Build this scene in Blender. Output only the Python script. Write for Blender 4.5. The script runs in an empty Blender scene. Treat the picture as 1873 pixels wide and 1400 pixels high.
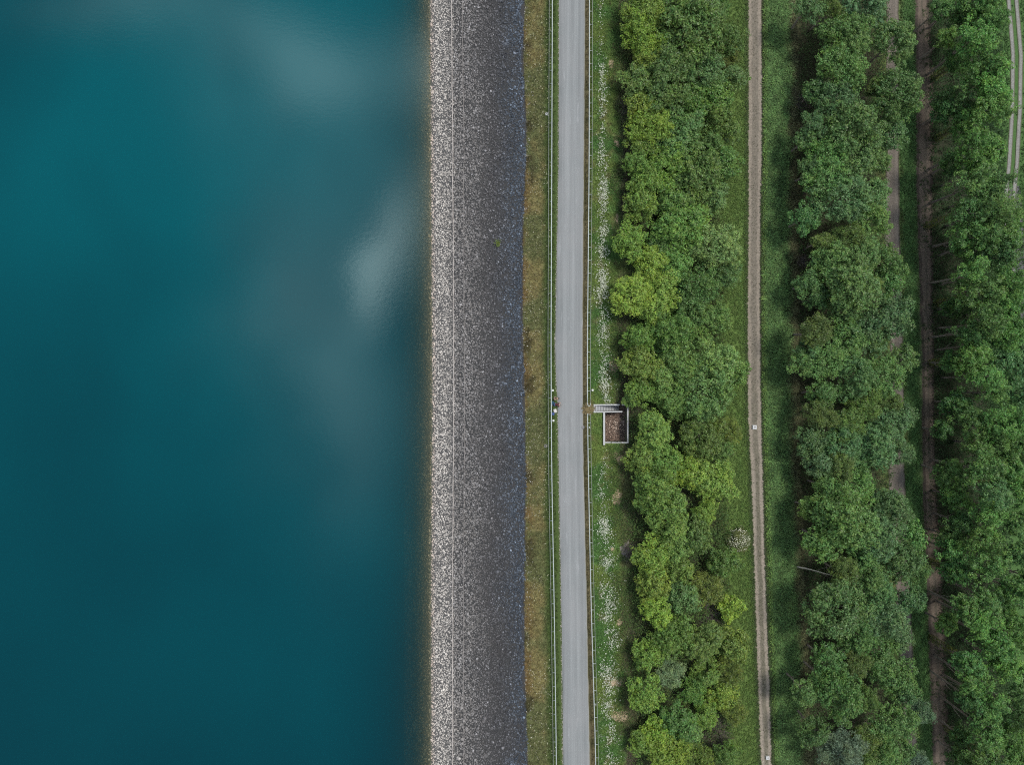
import bpy, bmesh, math, random
import numpy as np
from mathutils import Vector, Matrix

SC = bpy.context.scene
COL = SC.collection
RNG = np.random.default_rng(7)
random.seed(7)
H = 108.0            # camera height above the dam crest (m)
FPX = 1440.0         # focal length in photo pixels
CX, CY = 936.5, 700.0

# ------------------------------------------------------------------ survey of the dam
# plan curves: (station across the dam, [(station along the dam, offset station) ...])
FEAT = [
 (0,    [(0, 0), (1400, 0)]),
 (700,  [(0, 700), (1400, 700)]),
 (789,  [(0, 785), (350, 787), (700, 789), (1050, 787), (1400, 787)]),
 (831,  [(0, 827), (350, 829.5), (700, 831), (1050, 829), (1400, 829)]),
 (960,  [(0, 962), (100, 957), (250, 966), (400, 958), (600, 957), (800, 963), (1000, 962), (1200, 960), (1400, 967)]),
 (1008, [(0, 1010.3), (300, 1009.2), (640, 1007.8), (860, 1009), (1100, 1013.5), (1400, 1017.8)]),
 (1075, [(0, 1078.2), (300, 1077.6), (640, 1074.3), (755, 1074.5), (860, 1076), (1100, 1081), (1400, 1090)]),
 (1150, [(0, 1150), (700, 1150), (1400, 1163)]),
 (1380, [(0, 1381), (300, 1381), (525, 1379), (700, 1379), (860, 1384), (1050, 1389.5), (1225, 1395.5), (1400, 1402)]),
 (1640, [(0, 1633), (400, 1632), (640, 1640), (870, 1641), (1120, 1654), (1400, 1668)]),
 (1697, [(0, 1686), (200, 1691), (350, 1690), (640, 1697), (900, 1699), (1100, 1710), (1400, 1720)]),
 (1873, [(0, 1862), (700, 1873), (1400, 1895)]),
 (2700, [(0, 2690), (700, 2700), (1400, 2720)]),
]
FU = np.array([f[0] for f in FEAT], float)
ROWS = np.arange(-500, 1901, 20.0)
def _row(f):
    ys = [a for a, _ in f[1]]; xs = [b - f[0] for _, b in f[1]]
    return np.interp(ROWS, ys, xs)
DISP = np.array([_row(f) for f in FEAT])           # (features, rows)
for i in range(len(FEAT)):                           # soften the kinks
    p = np.pad(DISP[i], 3, mode='edge'); DISP[i] = np.convolve(p, np.ones(7)/7, mode='valid')
def disp(u, py):
    u, py = np.broadcast_arrays(np.asarray(u, float), np.asarray(py, float))
    i = np.clip(np.searchsorted(FU, u) - 1, 0, len(FU)-2)
    t = np.clip((u - FU[i])/(FU[i+1]-FU[i]), 0, 1)
    r = np.clip((py - ROWS[0])/20.0, 0, len(ROWS)-1.001); j = r.astype(int); s = r - j
    a = DISP[i, j]*(1-s) + DISP[i, j+1]*s
    b = DISP[i+1, j]*(1-s) + DISP[i+1, j+1]*s
    return a*(1-t) + b*t
ZP = np.array([(-600,-21),(0,-20),(400,-18),(600,-12.2),(700,-8.7),(789,-5.5),(831,-4.05),(960,-0.40),(985,-0.12),(1005,0),(1085,0),
  (1092,-.1),(1108,-.6),(1345,-7.8),(1358,-8.1),(1398,-8.15),(1412,-8.4),(1460,-10.0),(1610,-15.5),(1622,-15.8),(1658,-15.85),
  (1682,-17.3),(1688,-17.5),(1712,-17.65),(1840,-21.0),(1848,-21.2),(1880,-21.3),(1960,-23.5),(2700,-27)], float)
def zof(u): return np.interp(u, ZP[:,0], ZP[:,1])
WATER_Z = -5.5
def at(px, py, z):
    k = (H - z)/FPX
    return (px-CX)*k, -(py-CY)*k
def survey(u, py):
    u, py = np.broadcast_arrays(np.asarray(u, float), np.asarray(py, float))
    z = zof(u); x, y = at(u + disp(u, py), py, z)
    return x, y, z
def locate(x, y):                                     # world -> (u, py, z)
    x = np.asarray(x, float); y = np.asarray(y, float); z = np.full(np.broadcast(x, y).shape, -8.0)
    for _ in range(14):
        k = FPX/(H - z); px = x*k + CX; py = CY - y*k
        u = px - disp(px, py); u = px - disp(u, py)
        z = .5*z + .5*zof(u)
    return u, py, z

# ------------------------------------------------------------------ noise
_lat = {}
def vnoise(x, y, seed=0):
    if seed not in _lat: _lat[seed] = np.random.default_rng(1000+seed).random((256, 256))
    L = _lat[seed]
    xi = np.floor(x).astype(int); yi = np.floor(y).astype(int); fx = x-xi; fy = y-yi
    fx = fx*fx*(3-2*fx); fy = fy*fy*(3-2*fy)
    g = lambda a, b: L[a % 256, b % 256]
    return (g(xi,yi)*(1-fx)+g(xi+1,yi)*fx)*(1-fy) + (g(xi,yi+1)*(1-fx)+g(xi+1,yi+1)*fx)*fy
def fbm(x, y, sc, seed=0, oct=4):
    x = np.asarray(x, float); y = np.asarray(y, float)
    v = 0; a = .5; tot = 0
    for o in range(oct):
        v = v + a*vnoise(x/sc + 17*o, y/sc + 5*o, seed); tot += a; a *= .55; sc *= .5
    return v/tot
def sst(a, b, v):
    t = np.clip((v-a)/(b-a), 0, 1); return t*t*(3-2*t)

# ------------------------------------------------------------------ mesh / object helpers
def tag(o, label=None, cat=None, group=None, kind=None):
    if label: o['label'] = label
    if cat: o['category'] = cat
    if group: o['group'] = group
    if kind: o['kind'] = kind
    return o
def empty(name, loc):
    o = bpy.data.objects.new(name, None); o.empty_display_size = .3; o.location = loc; COL.objects.link(o); return o
def link(name, me, parent=None):
    o = bpy.data.objects.new(name, me); COL.objects.link(o)
    if parent: o.parent = parent
    return o
def mesh_np(name, V, F, mat, col=None, attrs=None, smooth=False):
    V = np.asarray(V, np.float32); F = np.asarray(F, np.int32)
    me = bpy.data.meshes.new(name); n, k = F.shape
    me.vertices.add(len(V)); me.vertices.foreach_set('co', V.ravel())
    me.loops.add(n*k); me.loops.foreach_set('vertex_index', F.ravel())
    me.polygons.add(n); me.polygons.foreach_set('loop_start', np.arange(0, n*k, k, dtype=np.int32))
    me.polygons.foreach_set('loop_total', np.full(n, k, np.int32))
    me.polygons.foreach_set('use_smooth', np.full(n, smooth))
    if col is not None:
        a = me.color_attributes.new('tint', 'FLOAT_COLOR', 'POINT')
        c = np.ones((len(V), 4), np.float32); c[:, :3] = col; a.data.foreach_set('color', c.ravel())
    for nm, v in (attrs or {}).items():
        a = me.attributes.new(nm, 'FLOAT', 'POINT'); a.data.foreach_set('value', np.asarray(v, np.float32))
    me.update(calc_edges=True); me.validate()
    if mat: me.materials.append(mat)
    return me
def bm_mesh(name, bm, mat, smooth=False):
    me = bpy.data.meshes.new(name); bm.normal_update(); bm.to_mesh(me); bm.free()
    if smooth:
        for p in me.polygons: p.use_smooth = True
    if mat: me.materials.append(mat)
    return me
def add_box(bm, c, s, rot=None, bevel=0):
    r = bmesh.ops.create_cube(bm, size=1)
    vs = r['verts']
    m = Matrix.Translation(c) @ (rot.to_4x4() if rot else Matrix.Identity(4)) @ Matrix.Diagonal((*s, 1))
    bmesh.ops.transform(bm, matrix=m, verts=vs)
    if bevel:
        es = list({e for v in vs for e in v.link_edges})
        bmesh.ops.bevel(bm, geom=es, offset=bevel, segments=2, affect='EDGES', profile=.6)
def add_tube(bm, pts, rad, seg=8):
    pts = [Vector(p) for p in pts]
    if not hasattr(rad, '__len__'): rad = [rad]*len(pts)
    rings = []
    for i, p in enumerate(pts):
        d = (pts[min(i+1, len(pts)-1)] - pts[max(i-1, 0)]).normalized()
        a = d.orthogonal().normalized() if abs(d.z) > .9 else d.cross(Vector((0,0,1))).normalized()
        b = d.cross(a)
        rings.append([bm.verts.new(p + (a*math.cos(t) + b*math.sin(t))*rad[i]) for t in [2*math.pi*k/seg for k in range(seg)]])
    for r0, r1 in zip(rings, rings[1:]):
        for k in range(seg): bm.faces.new((r0[k], r0[(k+1) % seg], r1[(k+1) % seg], r1[k]))
    bm.faces.new(rings[0][::-1]); bm.faces.new(rings[-1])
def add_lathe(bm, c, prof, seg=24):
    rings = [[bm.verts.new((c[0]+r*math.cos(2*math.pi*k/seg), c[1]+r*math.sin(2*math.pi*k/seg), c[2]+z)) for k in range(seg)] for r, z in prof]
    for r0, r1 in zip(rings, rings[1:]):
        for k in range(seg): bm.faces.new((r0[k], r0[(k+1) % seg], r1[(k+1) % seg], r1[k]))
    bm.faces.new(rings[0][::-1]); bm.faces.new(rings[-1])

# ------------------------------------------------------------------ materials
def mat(name):
    m = bpy.data.materials.new(name); m.use_nodes = True
    nt = m.node_tree; return m, nt, nt.nodes['Principled BSDF'], nt.nodes['Material Output']
def N(nt, t, **kw):
    n = nt.nodes.new(t)
    for k, v in kw.items(): setattr(n, k, v)
    return n
def mixc(nt, fac, a, b, mode='MIX'):
    n = N(nt, 'ShaderNodeMix', data_type='RGBA', blend_type=mode)
    for s, v in ((0, fac), (6, a), (7, b)):
        if isinstance(v, bpy.types.NodeSocket): nt.links.new(v, n.inputs[s])
        else: n.inputs[s].default_value = v if s == 0 else (*v, 1)
    return n.outputs[2]
def noise(nt, scale, detail=4, vec=None, rough=.6):
    n = N(nt, 'ShaderNodeTexNoise'); n.inputs['Scale'].default_value = scale; n.inputs['Detail'].default_value = detail
    n.inputs['Roughness'].default_value = rough
    if vec: nt.links.new(vec, n.inputs['Vector'])
    return n.outputs['Fac']
def mrange(nt, v, a, b, c, d):
    n = N(nt, 'ShaderNodeMapRange'); nt.links.new(v, n.inputs[0])
    for i, x in enumerate((a, b, c, d)): n.inputs[1+i].default_value = x
    return n.outputs[0]
def objvec(nt, scale=(1,1,1)):
    t = N(nt, 'ShaderNodeTexCoord'); m = N(nt, 'ShaderNodeMapping'); m.inputs['Scale'].default_value = scale
    nt.links.new(t.outputs['Object'], m.inputs['Vector']); return m.outputs['Vector']
def bump(nt, bsdf, h, strength=.4, dist=.05):
    b = N(nt, 'ShaderNodeBump'); b.inputs['Strength'].default_value = strength; b.inputs['Distance'].default_value = dist
    nt.links.new(h, b.inputs['Height']); nt.links.new(b.outputs[0], bsdf.inputs['Normal'])

def simple_mat(name, c, rough=.7, var=.25, scale=6, metal=0):
    m, nt, p, _ = mat(name); v = objvec(nt)
    f = noise(nt, scale, 5, v); k = mrange(nt, f, .25, .75, 1-var, 1+var)
    mul = N(nt, 'ShaderNodeVectorMath', operation='SCALE'); mul.inputs[0].default_value = c; nt.links.new(k, mul.inputs['Scale'])
    nt.links.new(mul.outputs[0], p.inputs['Base Color']); p.inputs['Roughness'].default_value = rough; p.inputs['Metallic'].default_value = metal
    return m
def tint_mat(name, rough=.85, fine=9, var=.3, bstr=.5, bdist=.06, transl=0, island=0):
    m, nt, p, out = mat(name)
    a = N(nt, 'ShaderNodeVertexColor', layer_name='tint'); v = objvec(nt)
    f = noise(nt, fine, 6, v, .7); k = mrange(nt, f, .2, .8, 1-var, 1+var)
    if island:
        g = N(nt, 'ShaderNodeNewGeometry'); r = mrange(nt, g.outputs['Random Per Island'], 0, 1, 1-island, 1+island)
        q = N(nt, 'ShaderNodeMath', operation='MULTIPLY'); nt.links.new(k, q.inputs[0]); nt.links.new(r, q.inputs[1]); k = q.outputs[0]
    mul = N(nt, 'ShaderNodeVectorMath', operation='SCALE'); nt.links.new(a.outputs[0], mul.inputs[0]); nt.links.new(k, mul.inputs['Scale'])
    nt.links.new(mul.outputs[0], p.inputs['Base Color']); p.inputs['Roughness'].default_value = rough
    p.inputs['Specular IOR Level'].default_value = .25
    if bstr: bump(nt, p, f, bstr, bdist)
    if transl:
        t = N(nt, 'ShaderNodeBsdfTranslucent'); nt.links.new(mul.outputs[0], t.inputs[0])
        mx = N(nt, 'ShaderNodeMixShader'); mx.inputs[0].default_value = transl
        nt.links.new(p.outputs[0], mx.inputs[1]); nt.links.new(t.outputs[0], mx.inputs[2]); nt.links.new(mx.outputs[0], out.inputs[0])
    return m
M_SOIL = tint_mat('soil_and_turf', .95, 5, .35, .6, .08)
M_STONE = tint_mat('riprap_stone', .8, 14, .25, .3, .02)
M_BLADE = tint_mat('grass_blades', .7, 3, .12, 0, transl=.25, island=.3)
M_PETAL = tint_mat('petals', .6, 3, .08, 0, transl=.2)

def leaf_mat(name, fine=False):
    m, nt, p, out = mat(name)
    oi = N(nt, 'ShaderNodeObjectInfo'); g = N(nt, 'ShaderNodeNewGeometry')
    gv = mixc(nt, mrange(nt, noise(nt, .55, 3, objvec(nt)), .42, .68, 0, .6), (1, 1, 1), (1.45, 1.22, .8)); gv = mixc(nt, 1, oi.outputs['Color'], gv, 'MULTIPLY')
    hsv = N(nt, 'ShaderNodeHueSaturation'); nt.links.new(gv, hsv.inputs['Color'])
    nt.links.new(mrange(nt, g.outputs['Random Per Island'], 0, 1, .475, .525), hsv.inputs['Hue'])
    nt.links.new(mrange(nt, noise(nt, 1.3, 3, objvec(nt)), .3, .7, .7, 1.3), hsv.inputs['Value'])
    w = N(nt, 'ShaderNodeTexWhiteNoise', noise_dimensions='1D'); nt.links.new(g.outputs['Random Per Island'], w.inputs['W'])
    mul = N(nt, 'ShaderNodeVectorMath', operation='SCALE'); nt.links.new(hsv.outputs[0], mul.inputs[0])
    nt.links.new(mrange(nt, w.outputs['Value'], 0, 1, .6, 1.4), mul.inputs['Scale'])
    nt.links.new(mul.outputs[0], p.inputs['Base Color']); p.inputs['Roughness'].default_value = .42
    p.inputs['Specular IOR Level'].default_value = .38
    t = N(nt, 'ShaderNodeBsdfTranslucent'); nt.links.new(mul.outputs[0], t.inputs[0])
    mx = N(nt, 'ShaderNodeMixShader'); mx.inputs[0].default_value = .13
    nt.links.new(p.outputs[0], mx.inputs[1]); nt.links.new(t.outputs[0], mx.inputs[2]); nt.links.new(mx.outputs[0], out.inputs[0])
    return m
M_LEAF = leaf_mat('leaves')
M_BARK = simple_mat('grey_bark', (.32, .28, .24), .9, .35, 5)
M_TWIG = simple_mat('dead_twigs', (.15, .125, .11), .9, .4, 3)
M_CONC = simple_mat('pale_concrete', (.62, .63, .62), .8, .15, 4)
M_CONCG = simple_mat('grey_concrete', (.24, .245, .25), .85, .3, 5)
def wall_mat():
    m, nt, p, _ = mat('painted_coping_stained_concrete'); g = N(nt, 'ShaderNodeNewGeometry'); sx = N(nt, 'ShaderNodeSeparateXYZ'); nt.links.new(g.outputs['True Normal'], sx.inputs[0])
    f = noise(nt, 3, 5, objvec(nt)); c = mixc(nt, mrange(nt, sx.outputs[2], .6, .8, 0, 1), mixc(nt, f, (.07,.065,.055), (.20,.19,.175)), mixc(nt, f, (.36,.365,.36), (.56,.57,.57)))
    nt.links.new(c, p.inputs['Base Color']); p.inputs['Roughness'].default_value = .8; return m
M_WALL = wall_mat()
M_GALV = simple_mat('galvanised_steel', (.50, .56, .55), .5, .12, 2, .15)
M_GALVD = simple_mat('weathered_steel', (.34, .37, .33), .6, .2, 2, .2)
M_WHITE = simple_mat('white_paint', (.62, .64, .59), .5, .06, 5)

# ------------------------------------------------------------------ ground colour by zone (what grows or lies there)
def pal(w, cols):
    return sum(w[i][..., None]*np.array(cols[i]) for i in range(len(cols)))
def zone_color(u, py, x, y):
    n1 = fbm(x, y, 3.0, 1); n2 = fbm(x, y, 1.1, 2); n3 = fbm(x, y, 9, 3)
    uu = u + (n1-.5)*22 + (n2-.5)*10
    def L(c0, c1, t): return np.asarray(c0)*(1-t[..., None]) + np.asarray(c1)*t[..., None]
    GR, DRY, EARTH, WOOD, LUSH = (.085,.125,.030), (.20,.17,.060), (.085,.066,.050), (.036,.038,.022), (.056,.100,.032)
    c = np.zeros(u.shape + (3,))
    # upstream bank: stone bedding, then the dry verge
    c[:] = (.06, .06, .06); c[:] = c + np.array([.05,.048,.045])*(1-sst(818, 840, uu))[..., None]; c[u < 789.5] = (.10, .11, .08)
    v = L((.175,.125,.05), (.20,.175,.072), sst(957, 972, uu)); v = L(v, (.115,.130,.052), sst(.36, .62, n1)*.9)
    v = L(v, (.055,.048,.022), (sst(.56,.68,fbm(x,y,2.2,8))*(1-sst(966,984,uu)))*.8)
    v = L(v, (.065,.10,.028), sst(988, 1001, u + (n2-.5)*8))
    c = np.where((u > 958)[..., None], v, c)
    c = np.where((u > 1062)[..., None], L((.135,.115,.06), (.085,.078,.035), sst(.4,.65,n2)), c)
    c = L(c, GR, sst(1075, 1079, u + (n2-.5)*3)) if True else c
    g = L((.055,.115,.03), (.10,.14,.035), sst(.35,.7,n1)); g = L(g, (.15,.13,.06), sst(.62,.74,n2)*.5)
    c = np.where((u > 1079)[..., None], g, c)
    c = L(c, EARTH, sst(1124, 1140, uu)*(.35+.65*sst(.35,.6,n3)))
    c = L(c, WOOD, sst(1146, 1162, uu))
    c = L(c, (.075,.12,.03), sst(1296, 1324, uu))
    c = L(c, LUSH, sst(1396, 1402, u))
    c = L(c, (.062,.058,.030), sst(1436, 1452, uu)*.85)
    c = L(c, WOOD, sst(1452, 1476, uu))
    c = L(c, (.075,.10,.032), sst(1598, 1616, uu))
    c = L(c, (.062,.125,.038), sst(1650, 1658, uu))
    c = L(c, (.050,.055,.030), sst(1676, 1688, u + (n2-.5)*10))
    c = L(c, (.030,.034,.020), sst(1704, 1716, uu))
    c = L(c, (.05,.10,.03), sst(1800, 1830, uu))
    c = c*(1 + .45*sst(1076, 1082, u))[..., None]
    return np.clip(c, .004, 1)

PIT = dict(x0=0, x1=0, y0=0, y1=0)
def grid_sheet(name, us, pys, m, dz=0., skip=None, colour=True, kind='structure', zfun=None, amp=0.):
    U, P = np.meshgrid(us, pys); x, y, z = survey(U, P); z = z + dz
    if amp: z = z + amp*(fbm(x, y, 1.2, 21)-.5)*sst(0, 1, np.minimum(U-us[0], us[-1]-U))
    V = np.stack([x, y, z], -1).reshape(-1, 3); nu, npy = len(us), len(pys)
    i, j = np.meshgrid(np.arange(nu-1), np.arange(npy-1)); a = (j*nu+i)
    keep = np.ones(a.shape, bool)
    if skip is not None: keep = ~skip((us[:-1]+us[1:])/2, (pys[:-1]+pys[1:])/2)
    a = a[keep]; F = np.stack([a+nu, a+nu+1, a+1, a], -1)
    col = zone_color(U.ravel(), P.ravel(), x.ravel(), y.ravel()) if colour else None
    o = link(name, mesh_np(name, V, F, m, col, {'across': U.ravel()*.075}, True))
    tag(o, kind=kind); return o

PYS = np.unique(np.concatenate([np.arange(-420, 1821, 6.0), [740.5, 754.5, 811.5]]))
PX0, PX1, PSX0 = 1104.5, 1147.5, 1086.0               # pit walls and top of the stair (photo stations)
def pit_skip(uc, pc):
    U, P = np.meshgrid(uc, pc)
    return ((U > PSX0) & (U < PX1) & (P > 740.5) & (P < 754.5)) | ((U > PX0) & (U < PX1) & (P > 754) & (P < 811.5))
US_R = np.unique(np.concatenate([np.arange(1020, 1900, 5.0), np.arange(1900, 2701, 50.0), [PX0, PX1, PSX0]]))
US_R = US_R[US_R >= 1020]
grid_sheet('lake_bed', np.concatenate([np.arange(-600, 700, 50.0), np.arange(700, 790, 8.9)]), np.arange(-420, 1821, 20.0), M_SOIL, colour=True)
grid_sheet('embankment_slope', np.linspace(789, 958, 30), PYS, M_SOIL)
grid_sheet('grass_verge_ground', np.linspace(958, 1020, 22), PYS, M_SOIL, amp=.05)
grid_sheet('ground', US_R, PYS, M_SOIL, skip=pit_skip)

# ------------------------------------------------------------------ road and tracks
def ribbon(name, m, lft, rgt, pys, n=8, dz=.03, wob=.0, zof_u=None, crown=0.):
    """sheet between two plan curves, resting dz above the ground"""
    rows = []; att = []
    for py in pys:
        l = np.interp(py, [a for a, _ in lft], [b for _, b in lft]); r = np.interp(py, [a for a, _ in rgt], [b for _, b in rgt])
        if wob:
            l += (fbm(np.array([py*.08]), np.array([3.]), 1.0, 31, 4)[0]-.5)*wob*2
            r += (fbm(np.array([py*.08]), np.array([9.]), 1.0, 32, 4)[0]-.5)*wob*2
        t = np.linspace(0, 1, n); px = l + (r-l)*t
        u = px - disp(px, py); u = px - disp(u, py); z = zof(u) + dz + crown*(1-(2*t-1)**2)
        x, y = at(px, py, z); rows.append(np.stack([x, y, z], -1)); att.append(t)
    V = np.concatenate(rows); k = len(pys)
    i, j = np.meshgrid(np.arange(n-1), np.arange(k-1)); a = (j*n+i).ravel()
    F = np.stack([a+n, a+n+1, a+1, a], -1)
    o = link(name, mesh_np(name, V, F, m, None, {'across': np.concatenate(att)}, True)); tag(o, kind='structure'); return o

def road_mat():
    m, nt, p, _ = mat('weathered_asphalt')
    a = N(nt, 'ShaderNodeAttribute', attribute_name='across'); v = objvec(nt)
    streak = noise(nt, 1, 6, objvec(nt, (3.2, .045, 1)), .65); fine = noise(nt, 26, 3, v); big = noise(nt, .16, 3, v)
    c = mixc(nt, mrange(nt, streak, .3, .7, 0, 1), (.182,.196,.198), (.268,.284,.284))
    cr = N(nt, 'ShaderNodeValToRGB'); nt.links.new(a.outputs['Fac'], cr.inputs[0]); e = cr.color_ramp.elements
    e[0].position = 0; e[0].color = (.45,.43,.4,1); e[1].position = 1; e[1].color = (1.1,1.0,.85,1)
    for q, k in ((.018,1.25),(.03,.6),(.055,.9),(.24,1.0),(.36,1.12),(.5,.97),(.62,1.1),(.76,.96),(.95,.98)):
        el = e.new(q); el.color = (k, k, k*1.005, 1)
    c = mixc(nt, 1, c, cr.outputs[0], 'MULTIPLY')
    c = mixc(nt, mrange(nt, big, .35, .65, 0, .35), c, (.30,.30,.30))
    c = mixc(nt, 1, c, mixc(nt, fine, (.8,.8,.8), (1.2,1.2,1.2)), 'MULTIPLY')
    wh = noise(nt, .5, 5, objvec(nt, (2.6, .35, 1)), .7); c = mixc(nt, mrange(nt, wh, .60, .78, 0, .6), c, (.42,.43,.44))
    vo = N(nt, 'ShaderNodeTexVoronoi', feature='DISTANCE_TO_EDGE'); vo.inputs['Scale'].default_value = .22; vo.inputs['Randomness'].default_value = 1
    nt.links.new(objvec(nt, (2.5, .5, 1)), vo.inputs['Vector'])
    c = mixc(nt, mrange(nt, vo.outputs[0], 0, .012, .10, 0), c, (.16,.16,.16))
    st = noise(nt, .35, 4, objvec(nt, (1, .3, 1))); c = mixc(nt, mrange(nt, st, .6, .72, 0, .25), c, (.19,.19,.19))
    nt.links.new(c, p.inputs['Base Color']); p.inputs['Roughness'].default_value = .85
    bump(nt, p, fine, .25, .01); return m
def track_mat(name, edge, rut, mid, ruts=(.18,.82), rw=.13, green=False):
    m, nt, p, _ = mat(name)
    a = N(nt, 'ShaderNodeAttribute', attribute_name='across'); v = objvec(nt)
    ad = N(nt, 'ShaderNodeMath', operation='ADD'); nt.links.new(a.outputs['Fac'], ad.inputs[0])
    nt.links.new(mrange(nt, noise(nt, .8, 4, objvec(nt, (1, .25, 1))), .2, .8, -.09, .09), ad.inputs[1])
    cr = N(nt, 'ShaderNodeValToRGB'); nt.links.new(ad.outputs[0], cr.inputs[0]); e = cr.color_ramp.elements
    e[0].position = 0; e[0].color = (*edge, 1); e[1].position = 1; e[1].color = (*edge, 1)
    for q, k in ((ruts[0]-rw, edge), (ruts[0]-rw*.4, rut), (ruts[0]+rw*.6, rut), (ruts[0]+rw*1.3, mid), (ruts[1]-rw*1.3, mid), (ruts[1]-rw*.6, rut), (ruts[1]+rw*.4, rut), (ruts[1]+rw, edge)):
        el = e.new(max(.001, min(.999, q))); el.color = (*k, 1)
    c0 = cr.outputs[0]
    if green:                                           # thin moss and weeds fill the middle of the southern half
        g = N(nt, 'ShaderNodeValToRGB'); nt.links.new(ad.outputs[0], g.inputs[0]); ge = g.color_ramp.elements
        ge[0].position = .33; ge[0].color = (0,0,0,1); ge[1].position = .70; ge[1].color = (0,0,0,1); q = ge.new(.42); q.color = (1,1,1,1); q = ge.new(.62); q.color = (1,1,1,1)
        sy = N(nt, 'ShaderNodeSeparateXYZ'); nt.links.new(v, sy.inputs[0])
        mu = N(nt, 'ShaderNodeMath', operation='MULTIPLY'); nt.links.new(g.outputs[0], mu.inputs[0]); nt.links.new(mrange(nt, sy.outputs[1], 8, -14, .15, .8), mu.inputs[1])
        mv = N(nt, 'ShaderNodeMath', operation='MULTIPLY'); nt.links.new(mu.outputs[0], mv.inputs[0]); nt.links.new(mrange(nt, noise(nt, 1.5, 5, v, .7), .3, .6, .55, 1), mv.inputs[1])
        c0 = mixc(nt, mrange(nt, sy.outputs[1], 8, -14, 0, .5), c0, mixc(nt, .5, c0, (.36,.315,.25))); c0 = mixc(nt, mv.outputs[0], c0, (.125,.118,.080))
    f = noise(nt, 4.5, 8, v, .8); c = mixc(nt, 1, c0, mixc(nt, mrange(nt, f, .3, .7, 0, 1), (.50,.50,.50), (1.48,1.46,1.43)), 'MULTIPLY')
    sp = noise(nt, 17, 2, v); c = mixc(nt, mrange(nt, sp, .68, .74, 0, .55), c, (.5,.47,.42))
    nt.links.new(c, p.inputs['Base Color']); p.inputs['Roughness'].default_value = .95; bump(nt, p, f, .5, .04); return m
RP = np.arange(-420, 1821, 4.0)
ROAD_L = [(-400,1026),(0,1022.5),(300,1022.0),(450,1019),(640,1015.6),(690,1017.2),(735,1020.2),(860,1022),(1100,1026.8),(1400,1030.4),(1800,1037)]
ROAD_R = [(-400,1073),(0,1070.3),(300,1068),(640,1065.4),(860,1067.4),(1100,1073.3),(1400,1078.8),(1800,1088)]
ribbon('road', road_mat(), ROAD_L, ROAD_R, RP, 30, .035, .7, crown=.03)
P1L = [(-400,1367),(0,1366),(300,1366),(350,1366.5),(525,1365),(700,1365),(770,1366),(860,1371),(1050,1377.5),(1225,1383),(1400,1390),(1800,1404)]
P1R = [(-400,1397),(0,1396),(300,1396),(350,1393.5),(525,1393),(700,1393.5),(860,1397.5),(1050,1402),(1225,1409),(1400,1414),(1800,1428)]
ribbon('dirt_path', track_mat('sandy_path', (.11,.10,.06), (.275,.237,.19), (.20,.175,.14), green=True), P1L, P1R, RP, 16, .03, 1.6)
P2L = [(-400,1620),(0,1621),(300,1622),(400,1613),(520,1630),(640,1628),(870,1624),(1000,1634),(1120,1640),(1400,1658),(1800,1675)]
P2R = [(-400,1644),(0,1644),(300,1645),(400,1646),(520,1649),(640,1652),(870,1655),(1000,1661),(1120,1667),(1400,1679),(1800,1697)]
ribbon('gravel_path', track_mat('grey_brown_gravel', (.095,.09,.06), (.185,.16,.135), (.15,.13,.108)), P2L, P2R, RP, 10, .03, 1.5)
P3L = [(-400,1672),(0,1673),(200,1675),(350,1676),(640,1687),(900,1688),(1050,1694),(1150,1697),(1400,1706),(1800,1722)]
P3R = [(-400,1698),(0,1698),(200,1712),(350,1705),(640,1707),(900,1712),(1050,1724),(1150,1728),(1400,1736),(1800,1752)]
ribbon('earth_track', track_mat('brown_earth', (.07,.055,.043), (.135,.108,.084), (.095,.082,.062), (.3,.75), .16), P3L, P3R, RP, 10, .03, 2.5)
for e in (0, 1):
    dxs = [(-60,1838),(0,1845),(60,1850),(100,1853),(200,1851.5),(300,1846),(360,1840),(420,1838),(520,1842)]
    c = [(a, b + e*14.2 - (.0)) for a, b in dxs]
    ribbon('wheel_rut_path', track_mat('pale_rut', (.11,.115,.075), (.25,.25,.235), (.22,.22,.205), (.4,.6), .3), [(a, b-3.9) for a, b in c], [(a, b+4.1) for a, b in c], np.arange(-60, 520, 4.0), 6, .06, .35)
ribbon('lower_lane', track_mat('grey_lane', (.08,.08,.075), (.13,.13,.135), (.115,.115,.12)), [(340,1842),(450,1853),(550,1863),(700,1876),(1000,1905)], [(340,1866),(450,1876),(550,1885),(700,1897),(1000,1925)], np.arange(340, 1000, 6.0), 8, .05, 1)

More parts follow.
